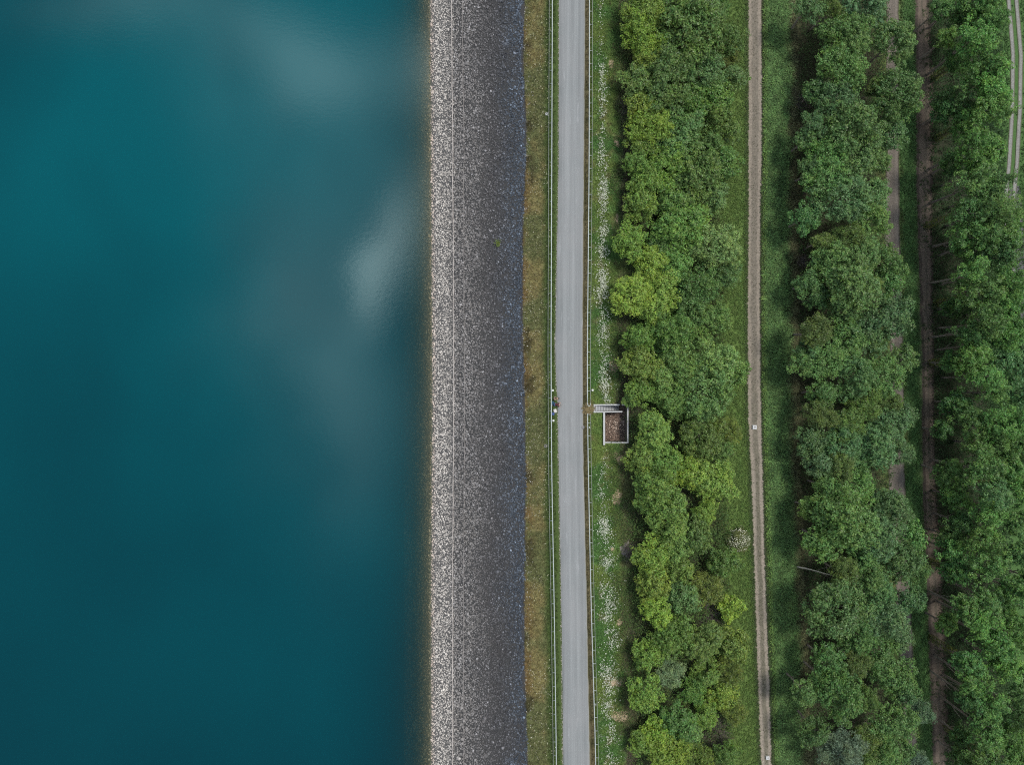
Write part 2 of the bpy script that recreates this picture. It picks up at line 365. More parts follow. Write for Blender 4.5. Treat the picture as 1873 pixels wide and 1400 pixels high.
# ------------------------------------------------------------------ water
def water():
    us = np.unique(np.concatenate([np.arange(-700, 640, 20.0), np.arange(640, 802, 3.0)])); pys = np.arange(-420, 1821, 14.0)
    U, P = np.meshgrid(us, pys); px = U + disp(U, P)
    x, y = at(px, P, WATER_Z); V = np.stack([x, y, np.full(x.shape, WATER_Z)], -1).reshape(-1, 3)
    uu, _, z = locate(x.ravel(), y.ravel()); depth = np.maximum(WATER_Z - z, 0)
    nu, k = len(us), len(pys); i, j = np.meshgrid(np.arange(nu-1), np.arange(k-1)); a = (j*nu+i).ravel()
    F = np.stack([a+nu, a+nu+1, a+1, a], -1)
    m, nt, p, out = mat('lake_water'); nt.nodes.remove(p); lk = nt.links.new
    d = N(nt, 'ShaderNodeAttribute', attribute_name='depth'); v = objvec(nt)
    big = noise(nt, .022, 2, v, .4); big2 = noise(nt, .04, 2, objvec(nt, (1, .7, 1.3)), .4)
    # sky reflection and vignette painted into the body colour: paler north, darker patches
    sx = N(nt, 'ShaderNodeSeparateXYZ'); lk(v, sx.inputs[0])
    sky_tone = N(nt, 'ShaderNodeMath', operation='ADD'); lk(mrange(nt, sx.outputs[1], -60, 45, 0, .8), sky_tone.inputs[0]); lk(mrange(nt, big, .3, .7, -.2, .2), sky_tone.inputs[1]); sky_tone.use_clamp = True
    c = mixc(nt, sky_tone.outputs[0], (.0001,.040,.052), (.0001,.090,.108))
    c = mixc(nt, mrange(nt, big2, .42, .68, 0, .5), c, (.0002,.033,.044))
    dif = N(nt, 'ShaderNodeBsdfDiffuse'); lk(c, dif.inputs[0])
    tr = N(nt, 'ShaderNodeBsdfTransparent')
    lk(mixc(nt, mrange(nt, d.outputs['Fac'], 0, .9, 0, 1), (.92,.92,.87), (.62,.70,.62)), tr.inputs[0])
    e = N(nt, 'ShaderNodeMath', operation='MULTIPLY'); lk(d.outputs['Fac'], e.inputs[0]); e.inputs[1].default_value = -.58
    ex = N(nt, 'ShaderNodeMath', operation='EXPONENT'); lk(e.outputs[0], ex.inputs[0])
    m1 = N(nt, 'ShaderNodeMixShader'); lk(ex.outputs[0], m1.inputs[0]); lk(dif.outputs[0], m1.inputs[1]); lk(tr.outputs[0], m1.inputs[2])
    gl = N(nt, 'ShaderNodeBsdfGlossy'); gl.inputs['Roughness'].default_value = .05; gl.inputs[0].default_value = (1,1,1,1)
    bp = N(nt, 'ShaderNodeBump'); bp.inputs['Strength'].default_value = .07; bp.inputs['Distance'].default_value = .05
    lk(noise(nt, 1.1, 5, objvec(nt, (1, 1.6, 1)), .65), bp.inputs['Height']); lk(bp.outputs[0], gl.inputs['Normal'])
    fr = N(nt, 'ShaderNodeFresnel'); fr.inputs['IOR'].default_value = 1.333
    m2 = N(nt, 'ShaderNodeMixShader'); lk(fr.outputs[0], m2.inputs[0]); lk(m1.outputs[0], m2.inputs[1]); lk(gl.outputs[0], m2.inputs[2])
    lk(m2.outputs[0], out.inputs[0])
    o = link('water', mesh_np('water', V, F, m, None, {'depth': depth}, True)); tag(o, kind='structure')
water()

# ------------------------------------------------------------------ riprap stones
def ico():
    bm = bmesh.new(); bmesh.ops.create_icosphere(bm, subdivisions=1, radius=1)
    V = np.array([v.co[:] for v in bm.verts]); F = np.array([[v.index for v in f.verts] for f in bm.faces]); bm.free(); return V, F
IV, IF = ico()
def rot_rand(n):
    q = RNG.normal(size=(n, 4)); q /= np.linalg.norm(q, axis=1)[:, None]; w, x, y, z = q.T
    return np.stack([np.stack([1-2*(y*y+z*z), 2*(x*y-z*w), 2*(x*z+y*w)], -1), np.stack([2*(x*y+z*w), 1-2*(x*x+z*z), 2*(y*z-x*w)], -1),
                     np.stack([2*(x*z-y*w), 2*(y*z+x*w), 1-2*(x*x+y*y)], -1)], 1)
def stones(name, P, R, C, kind='stuff'):
    n = len(P)
    j = IV[None]*(1 + RNG.uniform(-.28, .28, (n, len(IV), 1))); j = j*RNG.uniform(.6, 1.1, (n, 1, 3))
    V = np.einsum('nij,nkj->nki', rot_rand(n), j)*R[:, None, None]; V[..., 2] *= .75; V += P[:, None, :]
    F = IF[None] + (np.arange(n)*len(IV))[:, None, None]
    o = link(name, mesh_np(name, V.reshape(-1, 3), F.reshape(-1, 3), M_STONE, np.repeat(C, len(IV), 0)))
    return tag(o, kind=kind)
def riprap():
    n = 100000
    u = RNG.uniform(740, 961, n); py = RNG.uniform(-60, 1460, n)
    lim = 957 + (fbm(py*.05, py*0+2, 1.0, 46)-.5)*14; u = np.where(u > lim, lim - np.abs(RNG.normal(0, 4, n)), u)
    x, y, z = survey(u, py)
    rx = RNG.normal(0, .02, n)
    r = RNG.lognormal(math.log(.078), .38, n); r = np.clip(r, .035, .24); r = np.where(u < 830, r*.82, r)
    n1 = fbm(x, y, 5, 41); n2 = fbm(x*1.0, y*.25, 2.0, 42); n3 = fbm(x, y*.12, 1.2, 44)
    t = RNG.random(n)
    dark = np.stack([.066+.14*t*t, .068+.145*t*t, .074+.158*t*t], -1)*(.72+.56*n2[:, None])*(.8+.4*n1[:, None])
    spark = RNG.random(n) < .07; dark[spark] *= 2.2; dark *= (1.04 - .24*sst(858, 890, u + (n1-.5)*40))[:, None]
    # blue-grey towards the crest, brownish grey in the middle
    b = sst(900, 955, u + (n1-.5)*50)[:, None]; dark = dark*(np.array([.84,1.0,1.15])*b + np.array([1.05,1.0,.96])*(1-b))
    pale = np.stack([.52+.19*t, .488+.18*t, .445+.165*t], -1)*(.75+.45*n3[:, None])
    pk = (1-sst(792, 800, u))[:, None]*RNG.uniform(.3, 1, (n, 1)); pale = pale*(1-pk) + pale*np.array([1.0,.86,.78])*pk
    w = 1 - .72*sst(815, 838, u + (n1-.5)*10 + RNG.normal(0, 5, n)) - .28*sst(836, 915, u + (n1-.5)*40); w2 = .30*np.exp(-((u-847)/5)**2)
    w = np.clip(np.maximum(w, w2), 0, 1)[:, None]
    C = dark*(1-w) + pale*w
    wet = (z < WATER_Z + .06)[:, None]; C = np.where(wet, C*np.array([.36,.39,.30]), C)
    stones('riprap_stones', np.stack([x, y, z + r*.25], -1), r, C)
    # submerged stones' wet rim and strewn pebbles in the turf
    n = 500; u = 958 + np.abs(RNG.normal(0, 7, n)); py = RNG.uniform(-40, 1440, n); x, y, z = survey(u, py)
    stones('strewn_pebbles', np.stack([x, y, z+.03], -1), RNG.uniform(.04, .10, n), RNG.uniform(.2, .6, (n, 1))*np.array([[1, .95, .85]]))
riprap()
ROAD_EDGE = [(0,1022.5),(300,1022.0),(450,1019),(640,1015.6),(690,1017.2),(735,1020.2),(860,1022),(1100,1026.8),(1400,1030.4)]
py = RNG.uniform(-30, 1430, 2600); px = np.interp(py, [a for a, _ in ROAD_EDGE], [b for _, b in ROAD_EDGE]) - .9 + RNG.normal(0, .75, len(py)); u = px - disp(px, py); x, y, z = survey(u, py)
stones('edge_gravel', np.stack([x, y, z+.02], -1), RNG.uniform(.02, .06, len(py)), RNG.uniform(.12, .6, (len(py), 1))*np.array([[1, .93, .8]]))
# low kerb line set in the riprap
def kerb(u0, sc, m):
    rows = []; pys = np.arange(-60, 1461, 3.0)
    for py in pys:
        wob = (fbm(np.array([py*.05]), np.array([1.]), 1., 51, 3)[0]-.5)*1.6
        u = np.array([-.85, -.7, .7, .85])*(.8+.4*random.random())*sc + u0 + wob
        x, y, z = survey(u, py); h = .11 + .05*random.random()
        rows.append(np.stack([x, y, z + np.array([0, h, h, 0])], -1))
    V = np.concatenate(rows); k = len(pys); i, j = np.meshgrid(np.arange(3), np.arange(k-1)); a = (j*4+i).ravel()
    o = link('kerb', mesh_np('kerb', V, np.stack([a+4, a+5, a+1, a], -1), m)); tag(o, kind='structure')
kerb(830, 1.0, simple_mat('kerb_concrete', (.46,.42,.385), .85, .5, 2.2)); kerb(849.5, .6, simple_mat('worn_kerb_concrete', (.27,.25,.235), .9, .6, .9))

# ------------------------------------------------------------------ grass, flowers, weeds
def blades(name, P, C, hgt, k=4, wid=.05, lean=(.6, 1.4), kind='stuff', m=None):
    n = len(P); P = np.repeat(P, k, 0); C = np.repeat(C, k, 0); hgt = np.repeat(np.broadcast_to(hgt, (n,)), k)
    N_ = n*k; th = RNG.uniform(0, 2*math.pi, N_); le = RNG.uniform(*lean, N_); h = hgt*RNG.uniform(.6, 1.3, N_); w = wid*RNG.uniform(.6, 1.4, N_)
    d = np.stack([np.cos(th), np.sin(th), np.zeros(N_)], -1); s = np.stack([-np.sin(th), np.cos(th), np.zeros(N_)], -1)
    P = P + d*RNG.uniform(0, .08, (N_, 1)); up = np.array([0, 0, 1.])
    tip = P + d*(np.sin(le)*h)[:, None] + up*(np.cos(le)*h + .03)[:, None]
    mid = P + d*(np.sin(le*.6)*h*.55)[:, None] + up*(np.cos(le*.6)*h*.55 + .02)[:, None]
    V = np.stack([P - s*w[:, None]*.5, P + s*w[:, None]*.5, mid + s*w[:, None]*.5, tip, mid - s*w[:, None]*.5], 1)
    a = np.arange(N_)[:, None]*5
    F = np.concatenate([a+np.array([[0,1,2]]), a+np.array([[0,2,4]]), a+np.array([[4,2,3]])], 0)
    o = link(name, mesh_np(name, V.reshape(-1, 3), F, m or M_BLADE, np.repeat(C, 5, 0))); return tag(o, kind=kind)
SCRAPES = ((1122,672,10,13),(1134,838,11,12),(1129,910,10,17),(1146,1005,11,16),(1128,1250,17,9),(1134,1312,17,13),(1118,118,5,9),(1128,262,5,9),(1132,1140,6,8),(1120,1005,5,4),(1128,400,4,10))
def in_pit(px, py, pad=1.5):
    hit = np.zeros(np.shape(px), bool)
    for a, b, c, d in SCRAPES: hit |= (((px-a)/c)**2 + ((py-b)/d)**2 < .55) & (np.random.default_rng(3).random(np.shape(px)) < .72)
    return hit | ((px > PSX0-pad) & (px < PX1+pad) & (py > 740.5-pad) & (py < 754.5+pad)) | ((px > PX0-pad) & (px < PX1+pad) & (py > 753) & (py < 811.5+pad))
def scatter(u0, u1, n, py0=-40, py1=1440):
    u = RNG.uniform(u0, u1, n); py = RNG.uniform(py0, py1, n); px = u + disp(u, py); k = ~in_pit(px, py); u, py = u[k], py[k]
    x, y, z = survey(u, py); return u, py, np.stack([x, y, z], -1)
def jit(C, s=.3): return C*(1 + RNG.uniform(-s, s, (len(C), 1)))*(1+RNG.uniform(-.08, .08, (len(C), 3)))
u, py, P = scatter(959, 1014, 16000); C = zone_color(u, py, P[:,0], P[:,1])
strw = RNG.random(len(u)) < .12*(1-sst(985, 1000, u)); C[strw] = C[strw]*1.0 + np.array([.15,.135,.085])
blades('dry_grass', P, jit(C*1.15, .4), .2, 4, .045)
u, py, P = scatter(1069, 1076, 2500); blades('roadside_grass', P, jit(zone_color(u, py, P[:,0], P[:,1])*1.1), .14, 4, .04)
u, py, P = scatter(1077, 1150, 24000); C = zone_color(u, py, P[:,0], P[:,1]); blades('slope_grass', P, jit(C*1.15), .26, 4, .055)
u, py, P = scatter(1298, 1366, 15000); blades('bank_grass', P, jit(zone_color(u, py, P[:,0], P[:,1])*1.1), .32, 4, .07)
u, py, P = scatter(1397, 1458, 24000); C = zone_color(u, py, P[:,0], P[:,1]); big = fbm(P[:,0], P[:,1], .9, 61)
blades('rough_grass', P, jit(C*(.55+1.25*big[:, None])*1.25, .4), .30+.4*big, 4, .11)
u, py, P = scatter(1654, 1682, 9000); blades('lane_grass', P, jit(zone_color(u, py, P[:,0], P[:,1])), .35, 4, .08)
u, py, P = scatter(1810, 1900, 9000, -40, 900); px_ = u + disp(u, py); rc_ = np.interp(py, [0,60,100,200,300,360,420], [1845,1850,1853,1851.5,1846,1840,1838]); kk = (np.abs(px_-rc_) > 7) & (np.abs(px_-rc_-14.2) > 7) | (py > 440); P = P[kk]
blades('lower_grass', P, jit(np.tile([[.07,.145,.042]], (len(P), 1))), .35, 4, .09)
# tiny plants growing on the path's middle
u = 1379.5 + RNG.normal(0, 4, 2600); py = RNG.uniform(-40, 1440, 2600); k = fbm(u*.1, py*.02, 1, 63) > .42; u, py = u[k], py[k]
x, y, z = survey(u, py); kk = RNG.random(len(x)) < .55; x, y, z = x[kk], y[kk], z[kk]; blades('path_weeds', np.stack([x, y, z+.03], -1), jit(np.tile([[.15,.155,.085]], (len(x), 1))), .10, 3, .03)

u, py, P = scatter(1680, 1712, 3000); kk = fbm(P[:,0], P[:,1], 1.5, 66) > .52; P = P[kk]; blades('track_grass', P, jit(np.tile([[.06,.10,.035]], (len(P), 1))), .22, 4, .06)
for ec, sg in ((P1L, -1), (P1R, 1)):
    py = RNG.uniform(-40, 1440, 3200); px = np.interp(py, [a for a, _ in ec], [b for _, b in ec]) + sg*np.abs(RNG.normal(0, 2.6, len(py))) - sg*1.6; u = px - disp(px, py); x, y, z = survey(u, py)
    blades('path_edge_grass', np.stack([x, y, z+.02], -1), jit(np.tile([[.085,.125,.045]], (len(py), 1)), .35), .24, 4, .07)
def flowers(name, P, r, C):
    n = len(P); k = 5; th = np.arange(k)/k*2*math.pi
    ring = np.stack([np.cos(th), np.sin(th), np.zeros(k)], -1)
    V = P[:, None] + ring[None]*np.asarray(r)[:, None, None] + RNG.normal(0, .25, (n, k, 3))*np.asarray(r)[:, None, None]*np.array([1, 1, .8])
    F = np.arange(n*k).reshape(n, k)
    o = link(name, mesh_np(name, V.reshape(-1, 3), F, M_PETAL, np.repeat(C, k, 0))); return tag(o, kind='stuff')
# white cow parsley along the downstream slope: umbels gathered in drifts
def drift():
    rows = np.array([0,60,120,180,230,260,300,350,420,500,560,600,650,690,720,736,745,830,860,900,930,960,1000,1030,1060,1100,1150,1200,1260,1320,1360,1400.])
    cen  = np.array([1098,1099,1100,1101,1100,1099,1100,1102,1103,1101,1102,1102,1104,1106,1108,1110,1110,1110,1104,1102,1101,1103,1106,1110,1114,1115,1114,1112,1113,1112,1116,1118.])
    sig  = np.array([3,4,5,5,5,5,6,6,6,8,8,7,8,8,6,3,1,4,7,7,7,8,10,12,13,13,13,12,11,11,11,10.])
    den  = np.array([.06,.12,.22,.26,.22,.2,.4,.7,.75,.9,1,1,1,1,.6,.25,0,.1,.35,.7,.9,1,1,1,.8,.9,.95,.8,.7,.7,.45,.35])
    m = 9000; py = RNG.uniform(-10, 1410, m); k = RNG.random(m) < np.interp(py, rows, den); py = py[k]
    s = np.interp(py, rows, sig); px = np.interp(py, rows, cen) + RNG.normal(0, 1, len(py))*s*.72
    u = px - disp(px, py); x, y, z = survey(u, py); k2 = (RNG.random(len(x)) < .12 + .88*sst(.38, .60, fbm(x, y, 1.8, 71, 4))) & ~in_pit(px, py); x, y, z = x[k2], y[k2], z[k2]
    # each plant holds several umbels
    n = len(x); q = 2; ox = np.repeat(x, q) + RNG.normal(0, .2, n*q); oy = np.repeat(y, q) + RNG.normal(0, .2, n*q); oz = np.repeat(z, q) + RNG.uniform(.25, .55, n*q)
    C = np.array([[.68,.71,.58]])*RNG.uniform(.6, 1.2, (n*q, 1))
    flowers('white_flowers', np.stack([ox, oy, oz], -1), RNG.uniform(.026, .068, n*q), np.clip(C, 0, .85))
drift()
n = 1500; u = 962 + RNG.random(n)*44; py = RNG.uniform(-10, 1410, n); x, y, z = survey(u, py); k = (fbm(x, y, 4, 73) > .47); x, y, z = x[k], y[k], z[k]
flowers('verge_flowers', np.stack([x, y, z+.2], -1), RNG.uniform(.02, .06, len(x)), np.clip(np.array([[.62,.60,.42]])*RNG.uniform(.6, 1.1, (len(x), 1)), 0, .8))

# bare sandy scrapes in the slope grass
def patch(name, px, py, rx, ry, col):
    k = 40; ring = []; px0, py0 = px, py
    rr = [1 + 1.3*(fbm(np.array([math.cos(t)*1.3+px]), np.array([math.sin(t)*1.3+py]), 1, 81, 3)[0]-.5) + random.uniform(-.1, .1) for t in [2*math.pi*i/k for i in range(k)]]
    V = []; C = []
    for s in (0, .35, .7, 1.0):
        for i in range(k):
            t = 2*math.pi*i/k; a, b = px + rx*rr[i]*s*math.cos(t), py + ry*rr[i]*s*math.sin(t)
            u = a - float(disp(a, b)); z = float(zof(u)) + .10*(1-s*s) + .012; x, y = at(a, b, z); V.append((x, y, z)); C.append(col)
    F = [(s*k+i, s*k+(i+1) % k, (s+1)*k+(i+1) % k, (s+1)*k+i) for s in range(3) for i in range(k)]
    o = link(name, mesh_np(name, V, F, M_SOIL, np.array(C), None, True)); tag(o, kind='structure')
for q in SCRAPES: patch('bare_soil', *q, (.40,.31,.205) if q[:2] != (1146,1005) else (.25,.22,.20))

# straw trodden at the gap in the railing
u = np.clip(RNG.normal(1077, 4, 260), 1067, 1085); py = RNG.normal(748, 3.6, 260); x, y, z = survey(u, py)
blades('trodden_straw', np.stack([x, y, z+.02], -1), jit(np.tile([[.27,.215,.11]], (260, 1))), .4, 3, .05, (1.3, 1.55))

# ------------------------------------------------------------------ railings
def plan(feature, py):                                   # station of a railing at py
    i = int(np.where(FU == feature)[0][0]); return feature + float(np.interp(py, ROWS, DISP[i]))
def railing(name, feature, off, posts, py0, py1, label, bent_ends=(False, False)):
    """top rail on the road side, thin low rail on the outer side, inclined posts between"""
    W = lambda px, py, z: Vector((*[float(v) for v in at(px, py, z)], z))
    a = W(plan(feature, (py0+py1)/2), (py0+py1)/2, 0); root = empty(name, a); tag(root, label, 'railing')
    inv = Matrix.Translation(-a)
    n = max(4, int(abs(py1-py0)/12)); ys = np.linspace(py0, py1, n)
    top = [W(plan(feature, y), y, 1.0) for y in ys]; low = [W(plan(feature, y)+off, y, .42) for y in ys]
    def put(nm, pts, r, m, seg=8):
        bm = bmesh.new(); add_tube(bm, [inv @ p for p in pts], r, seg); return link(nm, bm_mesh(nm, bm, m, True), root)
    put('top_rail', top, .056, M_GALV); put('lower_rail', low, .026, M_GALVD, 6)
    for e, flag in ((0, bent_ends[0]), (-1, bent_ends[1])):
        if flag:
            t, l = top[e], low[e]; s = -1 if e == -1 else 1; arc = []
            for k in range(9):
                g = math.pi*k/8; p = t.lerp(l, .5-.5*math.cos(g)); arc.append(p + Vector((0, s*.45*math.sin(g), 0)))
            put('rail_end', arc, [.062-.030*k/8 for k in range(9)], M_GALV)
    for y in posts:
        o, t = W(plan(feature, y)+off, y, .0), W(plan(feature, y), y, .97); mid = W(plan(feature, y)+off, y, .40); foot = Vector((o.x, o.y, -.3))
        pm = put('post', [foot, mid, mid.lerp(t, .5)+Vector((0,0,.03)), t], .034, M_GALV, 6)
def marks(first, last, gap):
    return list(np.arange(first, last, gap))
LP = marks(-39.5, 790, 24.0)
LP = [p for p in LP if p < 775] + marks(771, 771.5, 1) + marks(801.5, 1450, 25.3)
RPU = marks(-4, 735, 24.0); RPD = [758.5, 774.5, 797.5] + marks(821.5, 1450, 24.6)
railing('railing', 1008, -5.6, LP, -60, 1460, 'long galvanised railing on the lake side of the road, unbroken')
railing('railing', 1075, 5.6, RPU, -60, 737.5, 'galvanised railing on the wooded side of the road, above the stairs', (False, True))
railing('railing', 1075, 5.6, RPD, 757, 1460, 'galvanised railing on the wooded side of the road, below the stairs', (False, False))

# ------------------------------------------------------------------ stairwell and pit
def pit():
    zt = lambda px: float(zof(px))
    X = lambda px, z: float(at(px, 0, z)[0]); Y = lambda py, z=0: float(at(0, py, z)[1])
    xs, xl, xr = X(1085.5, 0), X(1104.5, -.6), X(1147.2, -1.6)
    yt, ym, yb = Y(741.2), Y(754), Y(810.5, -.8)
    ZF = -3.3; base = Vector((xl, ym, ZF)); root = empty('stairwell', base)
    tag(root, 'sunken concrete stairwell with pale walls and a flight of steps beside the road gap', 'stairwell')
    def wall(nm, x0, x1, y0, y1, z0, zA, zB=None):
        zB = zA if zB is None else zB
        bm = bmesh.new(); v = [bm.verts.new((x-base.x, y-base.y, z-base.z)) for x, y, z in ((x0,y0,z0),(x1,y0,z0),(x1,y1,z0),(x0,y1,z0),(x0,y0,zA),(x1,y0,zB),(x1,y1,zB),(x0,y1,zA))]
        for f in ((3,2,1,0),(4,5,6,7),(0,1,5,4),(1,2,6,5),(2,3,7,6),(3,0,4,7)): bm.faces.new([v[i] for i in f])
        bmesh.ops.bevel(bm, geom=bm.edges[:], offset=.008, segments=1, affect='EDGES')
        return link(nm, bm_mesh(nm, bm, M_WALL), root)
    wall('upper_wall', xs, xr-1.15, yt-.10, yt+.10, ZF-.4, .22, -.75)
    wall('upper_wall', xr-.8, xr+.09, yt-.10, yt+.10, ZF-.4, -.95, -1.2)
    wall('dividing_wall', xs, xr-.75, ym-.09, ym+.09, ZF-.4, .20, -1.0)
    wall('retaining_wall', xl-.16, xl+.10, yb-.25, ym-.093, ZF-.4, .02)
    wall('outer_wall', xr-.09, xr+.09, yb-.09, yt-.103, ZF-.4, -1.0)
    wall('end_wall', xr-2.2, xr-.093, yb-.08, yb+.08, ZF-.4, -1.25, -1.1)
    wall('end_wall', xl+.103, xr-2.2, yb-.08, yb+.08, ZF-.4, -2.0, -1.9)
    wall('landing_edge', xs+.003, xs+.2, ym+.093, yt-.103, -1.2, .1)
    n = 15; x0 = xs+.2; run = (xr-1.0-x0)/n; fl = None
    bm = bmesh.new(); add_box(bm, Vector(((xr-.5)-base.x, (yt+ym)/2-base.y, -.1)), (.9, yt-ym-.2, .1)); fl = link('stair_flight', bm_mesh('stair_flight', bm, M_CONCG), root)
    for i in range(n):
        bm = bmesh.new(); z1 = -.12 - i*(abs(ZF)-.2)/n
        add_box(bm, Vector((x0+run*(i+.5)-base.x, (yt+ym)/2-base.y, (z1+ZF-.2)/2-base.z)), (run*.995, yt-ym-.2, z1-ZF+.2), None, .006)
        s = link('step', bm_mesh('step', bm, M_CONCG), fl)
        bm = bmesh.new(); add_box(bm, Vector((x0+run*(i+1)-.035-base.x, (yt+ym)/2-base.y, z1-base.z+.008)), (.06, yt-ym-.24, .018)); link('nosing', bm_mesh('nosing', bm, M_CONC), fl)
    # floor
    g = 24; gx, gy = np.meshgrid(np.linspace(xl+.1, xr-.09, g), np.linspace(yb+.08, yt-.1, g)); gz = ZF + .30*fbm(gx, gy, 1.3, 91)
    V = np.stack([gx-base.x, gy-base.y, gz-base.z], -1).reshape(-1, 3); i, j = np.meshgrid(np.arange(g-1), np.arange(g-1)); a = (j*g+i).ravel()
    me = mesh_np('floor_slab', V, np.stack([a, a+1, a+g+1, a+g], -1), M_SOIL, np.tile([[.13,.095,.075]], (g*g, 1)), None, True); link('floor_slab', me, root)
    # leaf litter and stones lying in the pit
    n = 900; x = RNG.uniform(xl+.15, xr-.15, n); y = RNG.uniform(yb+.15, ym-.15, n); z = ZF + .30*fbm(x, y, 1.3, 91) + .03
    C = np.array([[.30,.215,.165]])*RNG.uniform(.25, 1.7, (n, 1)); blades('fallen_leaves', np.stack([x, y, z], -1), C, .13, 3, .07, (1.3, 1.6))
    n = 95; cx, cy = (xl+xr)/2 + .35, ym - 1.9; x = np.clip(RNG.normal(cx, .8, n), xl+.3, xr-.3); y = np.clip(RNG.normal(cy, .75, n), yb+.5, ym-.3); z = ZF + .30*fbm(x, y, 1.3, 91) + .06
    stones('rubble', np.stack([x, y, z], -1), RNG.uniform(.04, .12, n), np.array([[.62,.50,.40]])*RNG.uniform(.5, 1.6, (n, 1)))
pit()

# ------------------------------------------------------------------ small street furniture
def marker(px, py, label, r=.15, h=.55):
    u = px - float(disp(px, py)); z = float(zof(u)); x, y = [float(v) for v in at(px, py, z+h)]
    root = empty('marker_post', (x, y, z)); tag(root, label, 'marker post', 'white round marker posts')
    bm = bmesh.new(); add_lathe(bm, (0, 0, -.2), [(r*.8, 0), (r*.8, .2+h-.08)], 20); link('shaft', bm_mesh('shaft', bm, M_CONC, True), root)
    bm = bmesh.new(); add_lathe(bm, (0, 0, h-.078), [(r*.95, 0), (r*1.03, .015), (r*1.03, .05), (r*.85, .085), (r*.45, .105), (.01, .11)], 24); link('cap', bm_mesh('cap', bm, M_WHITE, True), root)
marker(1011.2, 714.5, 'white round marker post by the lake side railing, just above the two people')
marker(1012.2, 770, 'white round marker post by the lake side railing, just below the white bag')
marker(1084, 714, 'white round marker post in the grass above the stairwell')
marker(1078.3, 782.5, 'small white marker post standing between the rails below the stairs', .085, .9)
def manhole(px, py, d, label, m, dz):
    u = px - float(disp(px, py)); z = float(zof(u)) + dz; x, y = [float(v) for v in at(px, py, z)]
    root = empty('manhole_cover', (x, y, z)); tag(root, label, 'manhole cover')
    bm = bmesh.new(); R = d/2
    add_lathe(bm, (0, 0, 0), [(R, -.05), (R, .012), (R*.97, .016), (R*.84, .016), (R*.83, .002), (.01, .002)], 32); link('ring', bm_mesh('ring', bm, M_CONCG), root)
    bm = bmesh.new(); add_lathe(bm, (0, 0, .003), [(R*.80, 0), (R*.80, .01), (R*.6, .012), (R*.58, .007), (R*.3, .007), (R*.28, .012), (.01, .012)], 32); link('lid', bm_mesh('lid', bm, m), root)
M_IRON = simple_mat('worn_iron', (.20,.19,.185), .6, .3, 8, .3)
manhole(1066.2, 782, .46, 'round manhole cover at the woodland edge of the asphalt near the stairwell', M_IRON, .06)
manhole(998.5, 816, .55, 'grey round manhole cover in the dry verge below the two people', M_IRON, .05)
manhole(1000.2, 208, .5, 'pale round manhole cover in the dry verge near the top of the road', M_CONC, .05)
def chamber(px, py, label, s=.62, rot=0):
    u = px - float(disp(px, py)); z = float(zof(u)); x, y = [float(v) for v in at(px, py, z+.3)]
    root = empty('inspection_chamber', (x, y, z)); root.rotation_euler.z = rot; tag(root, label, 'inspection chamber', 'concrete inspection chambers')
    bm = bmesh.new(); add_box(bm, Vector((0, 0, .02)), (s, s, .5), None, .02); link('shaft', bm_mesh('shaft', bm, M_CONC), root)
    bm = bmesh.new(); add_box(bm, Vector((0, 0, .303)), (s*.88, s*.88, .06), None, .015); link('lid', bm_mesh('lid', bm, M_CONC), root)
    bm = bmesh.new(); add_box(bm, Vector((.03, .02, .338)), (s*.34, s*.30, .014), None, .004); link('handle_plate', bm_mesh('handle_plate', bm, M_IRON), root)
chamber(1380.5, 782, 'pale square concrete chamber in the middle of the dirt path, level with the stairwell pit')
chamber(1404.5, 1388, 'pale square concrete chamber at the bottom end of the dirt path', .52, .1)

# ------------------------------------------------------------------ people by the railing
M_SKIN = simple_mat('skin', (.50,.31,.23), .55, .06, 10)
def cloth(n, c): return simple_mat(n, c, .85, .2, 14)
def skinned(name, pts, edges, m, parent, root=0, sub=2):
    me = bpy.data.meshes.new(name); me.from_pydata([p[:3] for p in pts], edges, []); me.materials.append(m)
    o = link(name, me, parent); md = o.modifiers.new('skin', 'SKIN')
    for i, p in enumerate(pts):
        sv = me.skin_vertices[0].data[i]; r = p[3]; sv.radius = r if hasattr(r, '__len__') else (r, r); sv.use_root = (i == root)
    md.use_smooth_shade = True; s = o.modifiers.new('sub', 'SUBSURF'); s.levels = sub; s.render_levels = sub
    return o
def chain(pts, edges, start, seq):
    for p in seq: pts.append(p); edges.append((start, len(pts)-1)); start = len(pts)-1
    return start
def hand(pts, edges, wrist, p, d, side):
    d = Vector(d).normalized(); s = Vector(side).normalized(); n = d.cross(s); p = Vector(p)
    palm = chain(pts, edges, wrist, [(*(p + d*.05), (.036, .016))]); tip0 = p + d*.09
    for k, ln in ((-.030,.062), (-.010,.074), (.010,.070), (.030,.054)):
        a = tip0 + s*k; b = a + d*ln*.55 - n*.006; c = b + d*ln*.45 - n*.02
        chain(pts, edges, palm, [(*a, .0095), (*b, .0088), (*c, .0075)])
    a = p + d*.03 - s*.045; chain(pts, edges, palm, [(*a, .011), (*(a + d*.04 - s*.02), .0095)])
def head_parts(root, c, fwd, up, hair_m, r=.1):
    """hair cap hugging the skull"""
    f = Vector(fwd).normalized(); u = Vector(up).normalized(); s = u.cross(f)
    bm = bmesh.new(); bmesh.ops.create_uvsphere(bm, u_segments=20, v_segments=14, radius=1)
    for v in bm.verts:
        q = v.co.copy(); w = 1.0 + .04*math.sin(9*q.x+4*q.y) if q.z > -.2 else 1
        v.co = Vector(c) + (s*q.x*.083 + f*(q.y*.102 - .014) + u*(max(q.z, -.55 if q.y < .1 else .1)*.115 + .022))*w
    return link('hair', bm_mesh('hair', bm, hair_m, True), root)
